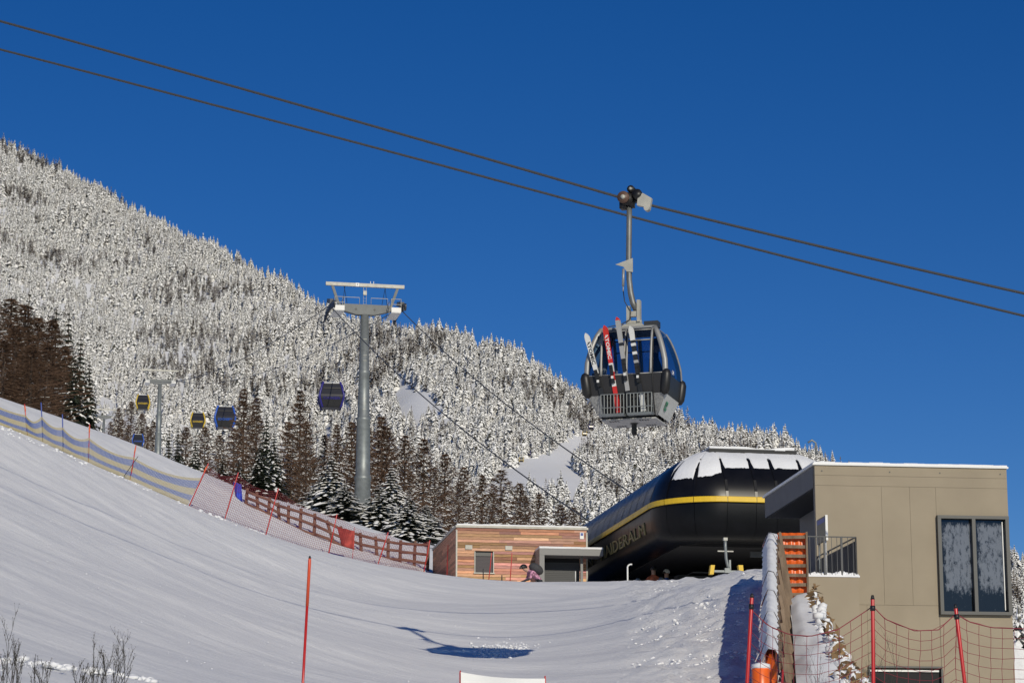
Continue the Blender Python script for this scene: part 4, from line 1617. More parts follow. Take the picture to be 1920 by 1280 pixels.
# padding: orange mats along the ramp side and behind the end panel
pd = thing('padding_row', 'orange crash padding with snow on top along the plank fence', 'crash padding', base)
m_ = MB()
n = 14
vs = []
for i in range(n + 1):
    for j in range(26):
        x = e0.x + .02 + (e1.x - e0.x - .05) * i / n
        z = e0.z + .02 - 1.8 * j / 25
        vs.append((x, 64.09 + .03 * math.sin(i * 1.7) + .035 * abs(math.sin(j * .63)), z))
m_.add(vs, [(i * 26 + j, i * 26 + j + 1, (i + 1) * 26 + j + 1, (i + 1) * 26 + j) for i in range(n) for j in range(25)])
m_.build('end_mat', ORANGE, pd, True, off=base)
for k, y in enumerate(np.arange(44.6, 64.0, 1.55)):
    y = float(y)
    L = 1.5
    m_ = MB()
    c0, c1 = fpt(y, -.10), fpt(y + L, -.10)
    c0.z, c1.z = ftop(y) - .50, ftop(y + L) - .50
    ring = 10
    vs, fs = [], []
    for i in range(7):
        c = c0.lerp(c1, i / 6)
        bul = .10 + .02 * math.sin(i / 6 * math.pi)
        for j in range(ring):
            a = 6.2832 * j / ring
            vs.append(c + Vector((math.cos(a) * bul, 0, math.sin(a) * .52)))
    for i in range(6):
        for j in range(ring):
            fs.append((i * ring + j, i * ring + (j + 1) % ring, (i + 1) * ring + (j + 1) % ring, (i + 1) * ring + j))
    fs += [tuple(range(ring)), tuple(6 * ring + j for j in range(ring - 1, -1, -1))]
    m_.add(vs, fs)
    o = m_.build('mat', ORANGE, pd, True, off=base)
    s_ = MB()
    vs, fs = [], []
    for i in range(13):
        c = c0.lerp(c1, -.05 + 1.1 * i / 12)
        wv = .11 + .05 * noise.noise((y + i * .35, 0, 3))
        dr = .10 + .22 * max(0, noise.noise((y * 1.3 + i * .5, 4, 3)))
        hh = .12 + .06 * noise.noise((y + i * .3, 7, 1))
        vs += [c + Vector((-wv - .08, 0, .36 - dr)), c + Vector((-wv, 0, .47)), c + Vector((-wv * .4, 0, .50 + hh)), c + Vector((wv * .6, 0, .50 + hh * .8)), c + Vector((wv + .03, 0, .44))]
    for i in range(12):
        fs += [(i * 5 + j, i * 5 + j + 1, i * 5 + j + 6, i * 5 + j + 5) for j in range(4)]
    s_.add(vs, fs)
    s_.build('snow_cap', SNOW, o, True, off=base)
q = W(1426, 1251, 43.5)
br = thing('orange_drum', 'upright orange padded drum capped with snow at the end of the plank fence', 'padding', q - Vector((0, 0, 1.0)))
m_ = MB(); m_.tube([(0, 0, -.2), (0, 0, .5), (0, 0, .98), (0, 0, 1.0)], [.155, .16, .155, .13], 16); m_.build('pad', ORANGE, br, True)
m_ = MB(); m_.lump((0, 0, 1.02), .16, flat=.5, jit=.08); m_.build('snow_cap', SNOW, br, True)

# ------------------------------------------------------------------ snow bank with withered leaves
def make_bank():
    mb = MB()
    NS, NC = 40, 22
    vs = []
    for i in range(NS + 1):
        y = 63.4 - i / NS * 24
        zc = float(np.interp(y, [39, 46, 62, 63.4], [2.35, W(1500, 1275, 46).z, W(1490, 1112, 62).z, W(1490, 1112, 62).z - .25]))
        x0 = float(fence_x(y)) + .36
        w = float(np.interp(y, [39, 50, 63.4], [2.1, 1.7, 1.05]))
        g = float(np.interp(y, [0, 20, 45, 70], [-1.7, -.4, 2.3, 3.6])) - .3
        for j in range(NC + 1):
            f = j / NC
            x = x0 + w * f
            s = (1 - max(0, (f - .35) / .65) ** 2.0)
            z = g + (zc - g) * s + .16 * noise.noise((x * 1.3, y * .8, 0)) + .06 * noise.noise((x * 4, y * 3, 3)) - .12 * (1 - min(1, f / .15))
            vs.append((x, y, z))
    mb.add(vs, [(i * (NC + 1) + j, i * (NC + 1) + j + 1, (i + 1) * (NC + 1) + j + 1, (i + 1) * (NC + 1) + j) for i in range(NS) for j in range(NC)])
    o = mb.build('snow_bank', SNOW, None, True)
    tag(o, kind='structure')
    lf = MB(); cl = MB()
    rnd = random.Random(9)
    for k in range(900):
        i, f = rnd.randint(2, NS - 2), rnd.uniform(.42, .9)
        p = Vector(vs[i * (NC + 1) + int(f * NC)])
        p += Vector((rnd.uniform(-.05, .12), rnd.uniform(-.3, .3), rnd.uniform(.0, .14)))
        if noise.noise((p.x * 1.1, p.y * .7, 5)) < -.05:
            cl.lump(p, rnd.uniform(.04, .13), flat=1.0)
            continue
        if rnd.random() < .55:
            d1 = Vector((rnd.uniform(-1, 1), rnd.uniform(-1, 1), rnd.uniform(-.8, .6))).normalized() * rnd.uniform(.08, .20)
            p = p + Vector((0, -.05, .08))
            d2 = Vector((rnd.uniform(-1, 1), rnd.uniform(-1, 1), rnd.uniform(-1, 1))).normalized() * rnd.uniform(.05, .10)
            lf.quad(p - d1, p + d2, p + d1, p - d2)
        else:
            cl.lump(p, rnd.uniform(.04, .12), flat=1.0)
    o = lf.build('withered_leaves', LEAF)
    tag(o, 'brown withered leaves poking out of the snow bank beside the beige building', 'leaves', kind='stuff')
    o = cl.build('bank_clods', SNOW, None, True)
    tag(o, 'broken snow clods along the edge of the snow bank', 'snow', kind='stuff')


make_bank()


# ------------------------------------------------------------------ snow clods lying about
def make_clods():
    mb = MB()
    rnd = random.Random(21)
    def put(x, y, r, fl=.7):
        mb.lump((x, y, gz2(x, y) + r * .25), r, flat=fl, jit=.35)
    xs, ys, rs = [], [], []
    for k in range(3600):                                    # the churned ramp
        y = rnd.uniform(48, 80)
        u = rnd.random() ** .6
        xr = float(fence_x(min(y, 69))) - .35
        xl = float(np.interp(y, [48, 66, 92], [1.5, 3.2, 5.5]))
        x = xl + (xr - xl) * u
        xs.append(x); ys.append(y); rs.append(rnd.choice([.012, .016, .02, .02, .03, .04, .06]) * rnd.uniform(.7, 1.3))
    for k in range(420):                                     # spray patch near the gondola's shadow
        p = on_ground_fast(rnd.gauss(942, 26), rnd.gauss(66, 1.2))
        xs.append(p[0]); ys.append(p[1]); rs.append(rnd.uniform(.015, .05))
    for k in range(420):                                     # along the foot of the red net
        u = rnd.random()
        px = 370 + u * 380
        d = np.interp(px, [355, 423, 500, 617, 708, 795], [96.5, 98, 99.5, 101, 103, 104.5]) - rnd.random() ** 1.5 * 3.0 + .8
        p = on_ground_fast(px, d)
        xs.append(p[0]); ys.append(p[1]); rs.append(rnd.choice([.02, .025, .03, .05, .10]) * rnd.uniform(.5, 1.3))
    for k in range(220):                                     # along the foot of the blue net
        px = rnd.uniform(-20, 350)
        d = np.interp(px, [0, 355], [91.5, 96.3]) - rnd.random() * 2.2
        p = on_ground_fast(px, d)
        xs.append(p[0]); ys.append(p[1]); rs.append(rnd.choice([.02, .03, .05, .08]) * rnd.uniform(.5, 1.2))
    for k in range(140):                                     # lip by the dry shrubs
        px = rnd.uniform(-20, 300)
        d = np.interp(px, [0, 300], [27.5, 33]) + rnd.gauss(0, .5)
        p = on_ground_fast(px, d)
        xs.append(p[0]); ys.append(p[1]); rs.append(rnd.choice([.01, .02, .03, .07]) * rnd.uniform(.5, 1.3))
    for k in range(300):                                     # scattered over the piste
        px = rnd.uniform(0, 1250)
        d = rnd.uniform(40, 92)
        p = on_ground_fast(px, d)
        xs.append(p[0]); ys.append(p[1]); rs.append(rnd.uniform(.008, .022))
    zs_ = ground(np.array(xs), np.array(ys))
    for x, y, z, r in zip(xs, ys, zs_, rs):
        mb.lump((x, y, z + r * .1), r, flat=.55, jit=.4)
    o = mb.build('snow_clods', SNOW, None, True)
    tag(o, 'loose snow clods strewn over the ramp and along the net fences', 'snow', kind='stuff')


def on_ground_fast(px, d):
    return ((px - 960) / F * d / .985, d)


make_clods()


# ------------------------------------------------------------------ dry shrubs bottom left
def shrub(px, top, d, n, spread, label):
    g = on_ground(px, d)
    h = W(px, top, d).z - g.z
    o = thing('dry_shrub', label, 'shrub', g, 0)
    rnd = random.Random(int(px * 7))
    mb = MB()
    def grow(p, dr, L, r, lev):
        pts = [p]
        q = p.copy()
        dd = dr.copy()
        for k in range(4):
            dd = (dd + Vector((rnd.uniform(-.12, .12), rnd.uniform(-.12, .12), .05))).normalized()
            q = q + dd * L / 4
            pts.append(q.copy())
            if lev < 2 and k > 0:
                for _ in range(2):
                    sdv = Vector((rnd.uniform(-1, 1), rnd.uniform(-1, 1), rnd.uniform(.2, 1))).normalized()
                    grow(q.copy(), (dd * .9 + sdv * .6).normalized(), L * rnd.uniform(.25, .42), r * .6, lev + 1)
        mb.tube(pts, [r, r * .9, r * .8, r * .6, r * .4], 4, cap=False)
        if lev >= 1:
            mb.lump(pts[-1], r * 1.7, flat=2.2)
    for k in range(n):
        a = rnd.uniform(-1, 1)
        dr = Vector((spread * a + (.35 if 'leaning' in label else 0), rnd.uniform(-.15, .15), 1)).normalized()
        grow(Vector((rnd.uniform(-.08, .08) * n * .4, rnd.uniform(-.05, .05), -.05)), dr, h * rnd.uniform(.55, 1.0), .0042, 0)
    mb.build('stems', TWIGDRY, o)


shrub(28, 1190, 23.5, 4, .12, 'tall dry shrub with upright dark seed heads in the lower snow lip')
shrub(72, 1212, 23.5, 6, .30, 'thin bushy dry shrub beside the tallest seed heads')
shrub(113, 1233, 24, 1, .05, 'single dark seed stalk between the dry shrubs')
shrub(172, 1212, 24.5, 4, .16, 'narrow dry shrub with feathery tops beside a snow lump')
shrub(195, 1218, 24.5, 9, .38, 'wide leaning dry shrub with many fine arching stems')
shrub(1575, 1215, 42, 7, .8, 'low tangled dry twigs at the foot of the beige building')

# ------------------------------------------------------------------ lift towers of the far line
LX, LY = Vector((.978, .208, 0)), Vector((-.208, .978, 0))
LZ = math.atan2(.208, .978)
TWR = {}


def rope_z(px, py, d):
    return W(px, py, d).z


def lift_tower(px, d, py_rope, detail, label):
    p = W(px, py_rope, d)
    s = 1.0
    gzv = gz(p.x, p.y) if d < 340 else p.z - 18
    base = Vector((p.x, p.y, gzv - .5))
    H = p.z - base.z
    o = thing('lift_tower', label, 'lift tower', base, LZ)
    m_ = MB()
    k = .62
    rings = [(0, .70), (H * .27, .66), (H * .275, .72), (H * .285, .72), (H * .29, .62), (H * .36, .60), (H * .52, .55), (H * .525, .60), (H * .535, .60), (H * .54, .50), (H * .72, .44), (H * .725, .50), (H * .735, .50), (H * .74, .42), (H - .35, .34)]
    m_.tube([(0, 0, z) for z, r in rings], [r * (.92 if detail else .9) for z, r in rings], 20)
    pl = m_.build('pole', STEEL, o, True)
    if detail:
        for z in np.arange(1.5, H - 1, .42):
            if random.random() < .55: continue
            m_ = MB(); m_.bar((-.13, -.62 + .32 * z / H, z), (.13, -.62 + .32 * z / H, z), .03); m_.build('step', PALESTEEL, pl)
    m_ = MB()
    m_.prism([(-2.05, -.25, H - .02), (-2.05, -.25, H + .42), (2.05, -.25, H + .42), (2.05, -.25, H - .02), (.7, -.25, H - .38), (-.7, -.25, H - .38)], (0, .5, 0))
    m_.build('cross_arm', ARMGREY, o)
    if detail:
        for sx in (-.72, .72):
            m_ = MB(); m_.tube([(sx, -.255, H + .03), (sx, -.262, H + .03)], .09, 12); m_.build('bolt_hole', BLACK, o)
    m_ = MB(); m_.bar((-3.05, 0, H + 1.98), (3.05, 0, H + 1.98), .22, .26); g_ = m_.build('gantry_beam', PALESTEEL, o)
    for sx in (-1, 1):
        m_ = MB(); m_.bar((sx * 2.0, 0, H + .3), (sx * 2.55, 0, H + 1.9), .20, .14, up=(0, 1, 0)); m_.build('gantry_strut', ARMGREY, o)
        m_ = MB()
        x = sx * 2.72
        arc = lambda yy: H + .12 - .045 * yy * yy
        prevp = None
        for yy in np.linspace(-2.6, 2.6, 10 if detail else 4):
            m_ = MB(); m_.tube([(x - .05, yy, arc(yy)), (x + .05, yy, arc(yy))], .29, 12); m_.build('sheave_wheel', DARKSTEEL, o)
        m_ = MB()
        for yy in np.linspace(-2.6, 2.1, 7):
            m_.bar((x, yy, arc(yy) - .06), (x, yy + .5, arc(yy + .5) - .06), .16, .20)
        m_.build('sheave_beam', DARKSTEEL, o)
        if detail:
            m_ = MB(); m_.bar((x, -1.2, H + .35), (x, .6, H + .75), .3, .35); m_.build('sheave_cover', mat('sheave_grey', (.12, .125, .13), .6), o)
        m_ = MB(); xp = sx * 2.18
        m_.box((xp, -.35, H - .42), (.75, 2.6, .05)); m_.box((xp, -1.66, H - .22), (.74, .03, .36)); m_.build('service_platform', WHITE, o)
        if detail:
            m_ = MB()
            for xx in (xp - .37, xp + .37):
                for yy in (-1.65, -.5, .9):
                    m_.tube([(xx, yy, H - .4), (xx, yy, H + .62)], .02, 6)
                for zz in (.2, .62):
                    m_.tube([(xx, -1.65, H + zz), (xx, .9, H + zz)], .02, 6)
            for zz in (.2, .62):
                m_.tube([(xp - .37, -1.65, H + zz), (xp + .37, -1.65, H + zz)], .025, 6)
            m_.build('platform_railing', PALESTEEL, o)
            m_ = MB(); m_.tube([(sx * .45, -.2, H + .42), (sx * .45, -.2, H + .95), (sx * 1.75, -.2, H + .95), (sx * 1.75, -.2, H + .42)], .025, 6); m_.build('arm_railing', PALESTEEL, o, True)
            m_ = MB(); m_.tube([(sx * 1.55, 0, H + 1.9), (sx * 1.75, 0, H + .3)], .02, 6); m_.tube([(sx * 1.6, .2, H + 1.9), (sx * 1.35, .2, H + .5)], .02, 6); m_.build('hoist_cable', BLACK, o)
    if detail:
        m_ = MB(); m_.box((-.62, -.13, H + 1.98), (.26, .03, .28)); nb_ = m_.build('number_plate', WHITE, o)
        text_part('3', .24, .004, BLACK, nb_, frame_matrix((-.62, -.15, H + 1.98), (1, 0, 0), (0, 0, 1)), 'numeral')
        m_ = MB(); m_.box((-.02, -.1, H + 1.35), (.27, .12, .32)); m_.build('control_box', PALESTEEL, o)
        m_ = MB()
        for xx in (-.13, .10): m_.tube([(xx, -.05, H + .4), (xx, -.05, H + 1.9)], .012, 5)
        for zz in np.arange(.5, 1.9, .22): m_.tube([(-.13, -.05, H + zz), (.10, -.05, H + zz)], .012, 5)
        m_.build('ladder', PALESTEEL, o)
        m_ = MB()
        for xx in (.42, .66): m_.tube([(xx, 0, H + 2.1), (xx, 0, H + 2.32)], .03, 6)
        m_.build('antenna', WHITE, o)
    TWR[label] = (p, H)
    return p


T1 = lift_tower(684, 188, 582, True, 'tall galvanized lift tower numbered 3 beside the snowy spruces')
T2 = lift_tower(300, 415, 716, False, 'slim lift tower standing behind the two yellow cabins')
T3 = lift_tower(195, 627, 782, False, 'small distant lift tower beyond the crest of the snow track')


def far_rope(sx, label):
    st_pt = Vector((5.53, 90.57, 0)) + SX * (2.6 if sx < 0 else 6.4) + SY * 23
    st_pt.z = W(1085, 984, st_pt.y).z if sx > 0 else W(1085, 992, st_pt.y).z
    P = [st_pt] + [t + LX * sx * 2.72 + Vector((0, 0, .28)) for t in (T1, T2, T3)]
    pts = []
    for (a, b), sag in zip(zip(P, P[1:]), (.9, 2.4, 2.4)):
        for k in range(24):
            f = k / 24
            pts.append(a.lerp(b, f) - Vector((0, 0, sag * 4 * f * (1 - f))))
    pts.append(P[-1])
    e = (P[-1] - P[-2]).normalized()
    pts.append(P[-1] + e * 60 - Vector((0, 0, 2)))
    m_ = MB(); m_.tube(pts, .034, 6)
    o = m_.build('haul_rope', ROPE, None, True, off=pts[0])
    o.location = pts[0]
    tag(o, label, 'rope')
    return pts


far_rope(-1, 'dark haul rope over the left sheaves of the numbered lift tower')
far_rope(1, 'dark haul rope over the right sheaves of the numbered lift tower')


# cabins of the far line
def far_cabin_meshes():
    W2, D2 = 1.05, .9
    prof_ = [(0, .74), (.12, .80), (.85, 1.0), (1.0, 1.02), (1.15, 1.0), (2.05, .80), (2.12, .74)]
    parts = {}
    b = MB()
    for (z0, k0), (z1, k1) in zip(prof_[:3], prof_[1:4]):
        b.add([(-W2 * k0, -D2 * k0, z0), (W2 * k0, -D2 * k0, z0), (W2 * k0, D2 * k0, z0), (-W2 * k0, D2 * k0, z0), (-W2 * k1, -D2 * k1, z1), (W2 * k1, -D2 * k1, z1), (W2 * k1, D2 * k1, z1), (-W2 * k1, D2 * k1, z1)],
              [(0, 1, 5, 4), (1, 2, 6, 5), (2, 3, 7, 6), (3, 0, 4, 7)])
    k = prof_[0][1]
    b.quad((-W2 * k, -D2 * k, 0), (-W2 * k, D2 * k, 0), (W2 * k, D2 * k, 0), (W2 * k, -D2 * k, 0))
    parts['lower_body'] = b
    g = MB()
    for (z0, k0), (z1, k1) in zip(prof_[3:6], prof_[4:7]):
        g.add([(-W2 * k0, -D2 * k0, z0), (W2 * k0, -D2 * k0, z0), (W2 * k0, D2 * k0, z0), (-W2 * k0, D2 * k0, z0), (-W2 * k1, -D2 * k1, z1), (W2 * k1, -D2 * k1, z1), (W2 * k1, D2 * k1, z1), (-W2 * k1, D2 * k1, z1)],
              [(0, 1, 5, 4), (1, 2, 6, 5), (2, 3, 7, 6), (3, 0, 4, 7)])
    parts['window'] = g
    for sx in (-1, 1):
        for sy in (-1, 1):
            f = parts['corner_frame%d%d' % (sx, sy)] = MB()
            pts = [(sx * W2 * k * 1.01, sy * D2 * k * 1.01, z) for z, k in prof_] + [(sx * W2 * .72, sy * D2 * .72, 2.3)]
            f.tube(pts, [.10] * len(pts), 6)
    r = MB()
    r.box((0, 0, 2.15), (1.56, 1.34, .10))
    r.box((0, 0, 2.225), (1.5, 1.3, .07), mi=1)
    parts['roof'] = r
    m = MB()
    m.box((0, -D2 * .93 - .012, 1.72), (1.5, .03, .05))
    parts['window_bar'] = m
    k_ = MB(); k_.box((.0, 0, .55), (.16, .9, .42))
    parts['ski_rack'] = k_
    h = MB(); h.tube([(0, 0, 2.2), (0, 0, 2.6), (.25, 0, 3.2), (.25, 0, 4.0), (0, 0, 4.3)], .06, 6)
    parts['hanger'] = h
    return parts


FC = far_cabin_meshes()
DGL = mat('dark_cabin_window', (.02, .02, .024), .12)
CB = {'yellow': mat('cabin_yellow', (.62, .42, .03), .4), 'blue': mat('cabin_blue', (.02, .10, .48), .4), 'navy': mat('cabin_navy', (.025, .02, .20), .4)}
FCM = {}


def far_cabin(px, py, d, colour, side, hang, label, sc=1.0):
    c = W(px, py, d)
    o = thing('gondola_cabin', label, 'gondola', c - Vector((0, 0, 1.06 * sc)), LZ * .6, 'cabins of the far lift line')
    for nm, mb in FC.items():
        mm = {'lower_body': [mat('cabin_black', (.018, .018, .02), .4)], 'window': [DGL], 'corner_frame': [CB[colour]], 'roof': [BLACK, SNOW], 'window_bar': [BLACK], 'ski_rack': [WHITE], 'hanger': [PALESTEEL]}[nm.rstrip('-1')]
        key = (nm, colour)
        if key not in FCM:
            FCM[key] = mb.mesh(nm.rstrip('-1'), mm, nm.rstrip('-1') in ('corner_frame', 'hanger'))
        ob = bpy.data.objects.new(nm.rstrip('-1'), FCM[key])
        COL.objects.link(ob)
        ob.parent = o
        if nm == 'ski_rack':
            ob.location = (side * 1.02, 0, 0)
        if nm == 'hanger':
            ob.location = (0, 0, 2.2 * (1 - hang)); ob.scale = (1, 1, hang)
    key = ('lettering', colour)
    if key not in FCM:
        M = frame_matrix((0, -.925, .80), (1, 0, 0), (0, -.22, 1))
        t = text_part('SCHÖNEBEN', .36, .006, CB[colour], o, M, width=1.5, bold=.006)
        FCM[key] = t.data
    else:
        t = bpy.data.objects.new('lettering', FCM[key]); COL.objects.link(t); t.parent = o
    o.scale = (sc, sc, sc)
    return o


far_cabin(621, 744, 220, 'navy', 1, 1.0, 'navy blue gondola cabin hanging left of the numbered lift tower')
far_cabin(422, 784, 260, 'blue', -1, 1.0, 'bright blue framed gondola cabin beside a yellow one')
far_cabin(371, 789, 369, 'yellow', 1, 1.0, 'yellow framed gondola cabin next to the bright blue cabin')
far_cabin(268, 755, 392, 'yellow', -1, .55, 'yellow framed gondola cabin beside the slim lift tower')
far_cabin(259, 826, 520, 'blue', 1, 1.0, 'small blue gondola cabin low over the snow track crest', 1.1)
# second lift seen on the far clearing
for (px, py, d) in ((1108, 800, 1180), (990, 850, 1120)):
    far_cabin(px, py, d, 'navy', 1, 1.0, 'tiny dark gondola cabin above the far ski run', 1.0)
for (px, py, d) in ((1096, 813, 1170), (977, 862, 1110)):
    far_cabin(px, py, d, 'yellow', -1, 1.0, 'tiny brownish gondola cabin above the far ski run', 1.0)
q0, q1 = W(1030, 880, 1130), W(1030, 818, 1130)
o = thing('far_lift_tower', 'thin distant lift tower standing on the far ski run', 'lift tower', q0)
m_ = MB(); m_.tube([(0, 0, -2), (0, 0, q1.z - q0.z)], [.45, .3], 8); m_.build('pole', STEEL, o, True)
m_ = MB(); m_.bar((-2.8, 0, q1.z - q0.z), (2.8, 0, q1.z - q0.z), .5); m_.build('cross_arm', STEEL, o)


# ------------------------------------------------------------------ foreground gondola and its ropes
CY = R(-17.0)
co_ = W(1189, 791, 55)
gx, gy = Vector((math.cos(CY), math.sin(CY), 0)), Vector((-math.sin(CY), math.cos(CY), 0))
gon = thing('large_gondola', 'large silver and dark gondola cabin carrying skis, hanging on the near rope', 'gondola', co_, CY)
PR = [(0, .62, .50), (.06, .68, .54), (.50, .88, .70), (.52, .90, .715), (.90, .945, .745), (.94, .945, .745), (1.25, .93, .73), (1.55, .86, .68), (1.82, .77, .61), (2.02, .67, .53), (2.08, .58, .46)]


def ab(z):
    return float(np.interp(z, [p[0] for p in PR], [p[1] for p in PR])), float(np.interp(z, [p[0] for p in PR], [p[2] for p in PR]))


SILVER = mat('silver_frame', (.33, .33, .32), .5, .35)
GREYP = mat('grey_lower_panel', (.62, .62, .60), .5, var=.06, scale=3)
DARKB = mat('dark_belt', (.022, .021, .022), .5)
CHECK = mat('checker_plate', (.34, .34, .33), .4, .6, var=.35, scale=28)
UNDER = mat('underside_grey', (.42, .42, .41), .6, var=.1, scale=3)


def face_pt(face, f, z, out=0.0):
    """point on a cabin side: face 'front' (-y), 'right' (+x), 'back', 'left'; f -1..1 across"""
    a, b = ab(z)
    fx = f * a if abs(f) > .9 else max(-a, min(a, f * .93))
    if face == 'front': return Vector((fx, -b - out, z))
    if face == 'back': return Vector((-fx, b + out, z))
    if face == 'right': return Vector((a + out, f * b, z))
    return Vector((-a - out, -f * b, z))


def panel_on(face, f0, f1, z0, z1, out=0.0, n=4):
    mb = MB()
    zz = [z0 + (z1 - z0) * k / n for k in range(n + 1)]
    vs = []
    for z in zz:
        vs += [face_pt(face, f0, z, out), face_pt(face, f1, z, out)]
    mb.add(vs, [(2 * k, 2 * k + 1, 2 * k + 3, 2 * k + 2) for k in range(n)])
    return mb


for sx in (-1, 1):
    for sy in (-1, 1):
        m_ = MB()
        pts, rr = [], []
        for z in np.linspace(.05, 2.03, 16):
            a, b = ab(z)
            pts.append((sx * (a - .05), sy * (b - .05), z)); rr.append(.065 if z > .9 else .045)
        m_.tube(pts, rr, 10); m_.build('corner_post', SILVER, gon, True)
        m_ = MB(); a, b = ab(.72)
        pts = [(sx * (ab(z)[0] - .02), sy * (ab(z)[1] - .02), z) for z in (.47, .50, .56, .72, .90, .98, 1.02)]
        m_.tube(pts, [.04, .085, .105, .115, .11, .085, .04], 12); m_.build('bumper', BLACK, gon, True)
for face in ('front', 'right', 'back', 'left'):
    panel_on(face, -1, 1, .50, .93, .004).build('belt', DARKB, gon, True)
    if face in ('right', 'left'):
        panel_on(face, -.93, .93, .05, .50).build('lower_panel', GREYP, gon, True)
        panel_on(face, -.95, .95, .93, 2.0, -.005, 8).build('window', CABGLASS, gon, True)
    else:
        panel_on(face, -.97, -.60, .05, .50).build('checker_plate', CHECK, gon, True)
        panel_on(face, .62, .97, .05, .50).build('checker_plate', CHECK, gon, True)
        panel_on(face, -.60, .62, .05, .50, -.03).build('door_lower_panel', mat('door_dark', (.035, .035, .036), .5), gon, True)
        panel_on(face, -.93, -.62, .93, 1.97, -.01, 8).build('side_window', CABGLASS, gon, True)
        panel_on(face, .66, .95, .93, 1.97, -.01, 8).build('side_window', CABGLASS, gon, True)
        for (a, b) in ((-.56, -.04), (.04, .58)):
            panel_on(face, a, b, .93, 1.97, -.012, 8).build('door_window', CABGLASS, gon, True)
        m_ = MB()
        for f in (-.60, -.03, .03, .62):
            m_.tube([face_pt(face, f, z, .0) for z in np.linspace(.93, 2.0, 9)], .030 if abs(f) > .1 else .020, 6)
        for (a, b) in ((-.58, -.03), (.03, .60)):
            for z in (.945, 1.72, 1.97):
                if z == 1.72 and face == 'front' and a < 0: continue
                m_.tube([face_pt(face, a, z, .002), face_pt(face, b, z, .002)], .014, 6)
        for (a, b) in ((-.95, -.62), (.64, .96)):
            m_.tube([face_pt(face, a, .945, .002), face_pt(face, b, .945, .002)], .012, 6)
        m_.build('door_frame', SILVER, gon, True)
        m_ = MB()
        m_.tube([face_pt(face, .01, z, .012) for z in np.linspace(.03, 1.97, 12)], .014, 6)
        m_.tube([face_pt(face, .66, z, .010) for z in np.linspace(.03, 1.97, 12)], .012, 6)
        m_.build('door_seal', BLACK, gon, True)
m_ = MB()
m_.prism([(-.62, -.5, 0), (.62, -.5, 0), (.62, .5, 0), (-.62, .5, 0)], (0, 0, -.03))
m_.build('floor', UNDER, gon)
m_ = MB()
for x in (-.36, .32):
    for k in range(4):
        m_.box((x + k * .06 - .09, -.36, -.034), (.03, .12, .008))
        m_.box((x + k * .06 - .09, .3, -.034), (.03, .12, .008))
m_.build('floor_vents', BLACK, gon)
m_ = MB(); m_.tube([(0, 0, -.03), (0, 0, -.05), (0, 0, -.10), (0, 0, -.27), (0, 0, -.30)], [.10, .06, .062, .062, .03], 12); m_.build('guide_buffer', BLACK, gon, True)
m_ = MB(); a, b = ab(2.05)
m_.prism([(-.62, -.51, 2.02), (.62, -.51, 2.02), (.62, .51, 2.02), (-.62, .51, 2.02)], (0, 0, .05))
rfo = m_.build('roof', SILVER, gon)
m_ = MB(); m_.prism([(-.30, -.12, 2.07), (.40, -.12, 2.07), (.22, -.12, 2.22), (-.22, -.12, 2.22)], (0, .24, 0)); m_.build('roof_beam', PALESTEEL, rfo)
m_ = MB(); m_.box((.50, -.25, 2.13), (.32, .25, .14)); m_.build('roof_box', DARKSTEEL, rfo)
# interior benches
for s in (-1, 1):
    m_ = MB(); m_.box((s * .68, 0, .62), (.34, 1.0, .06)); m_.box((s * .80, 0, .85), (.06, 1.0, .42)); m_.build('bench', DARKB, gon)
# ski racks on the door
for x0, x1 in ((-.55, -.03), (.04, .60)):
    m_ = MB()
    yf, yb = -.80, -.62
    for z in (.06, .20, .50):
        m_.tube([(x0, yb, z), (x0, yf, z), (x1, yf, z), (x1, yb, z)], .012, 6)
    for k in range(8):
        x = x0 + (x1 - x0) * k / 7
        m_.tube([(x, yf, .06), (x, yf, .50)], .009, 6)
    m_.box(((x0 + x1) / 2, (yf + yb) / 2, .04), (x1 - x0, .18, .03))
    m_.build('ski_rack', STEEL, gon)
# end panel emblem and number
text_part('24', .14, .003, WHITE, gon, frame_matrix(face_pt('right', -.25, 1.02, .01), (0, 1, 0), (0, 0, 1)), 'number')
em = MB()
for k in range(9):
    a = k * .7
    c = face_pt('right', -.35 + .10 * math.cos(a) * (k / 9 + .3), .30 + .09 * math.sin(a) * (k / 9 + .4), .008)
    em.quad(c + Vector((0, -.10, -.01)), c + Vector((0, .04, -.035)), c + Vector((0, .10, .012)), c + Vector((0, -.04, .035)))
em.build('green_emblem', mat('emblem_green', (.10, .30, .17), .6), gon)
# hanger
m_ = MB()
hp = [(-.06, 0, 5.0), (-.07, 0, 4.5), (-.085, 0, 3.8), (-.08, 0, 3.25), (-.05, 0, 2.95), (.0, 0, 2.72), (.08, 0, 2.55)]
m_.tube(hp, [.065, .065, .066, .066, .068, .07, .07], 8)
hg = m_.build('hanger_arm', mat('hanger_steel', (.19, .195, .19), .5, .4, var=.2, scale=5), gon, True)
m_ = MB()
for x in (-.10, .14): m_.box((x, 0, 2.44 if x < 0 else 2.52), (.07, .16, .40 if x < 0 else .50))
m_.box((.02, 0, 2.46), (.2, .10, .12)); m_.tube([(-.16, 0, 2.27), (.2, 0, 2.27)], .045, 10)
m_.build('clevis', PALESTEEL, hg)
m_ = MB(); m_.prism([(-.38, -.07, 3.62), (.02, -.07, 3.74), (.02, -.07, 3.42), (-.12, -.07, 3.44), (-.2, -.07, 3.56)], (0, .03, 0)); m_.build('door_bracket', PALESTEEL, hg)
m_ = MB(); m_.tube([(-.19, -.09, 3.50), (-.20, -.09, 3.10)], .03, 8); m_.tube([(-.20, -.09, 3.10), (-.20, -.09, 2.98)], .015, 8); m_.build('damper', SILVER, hg, True)
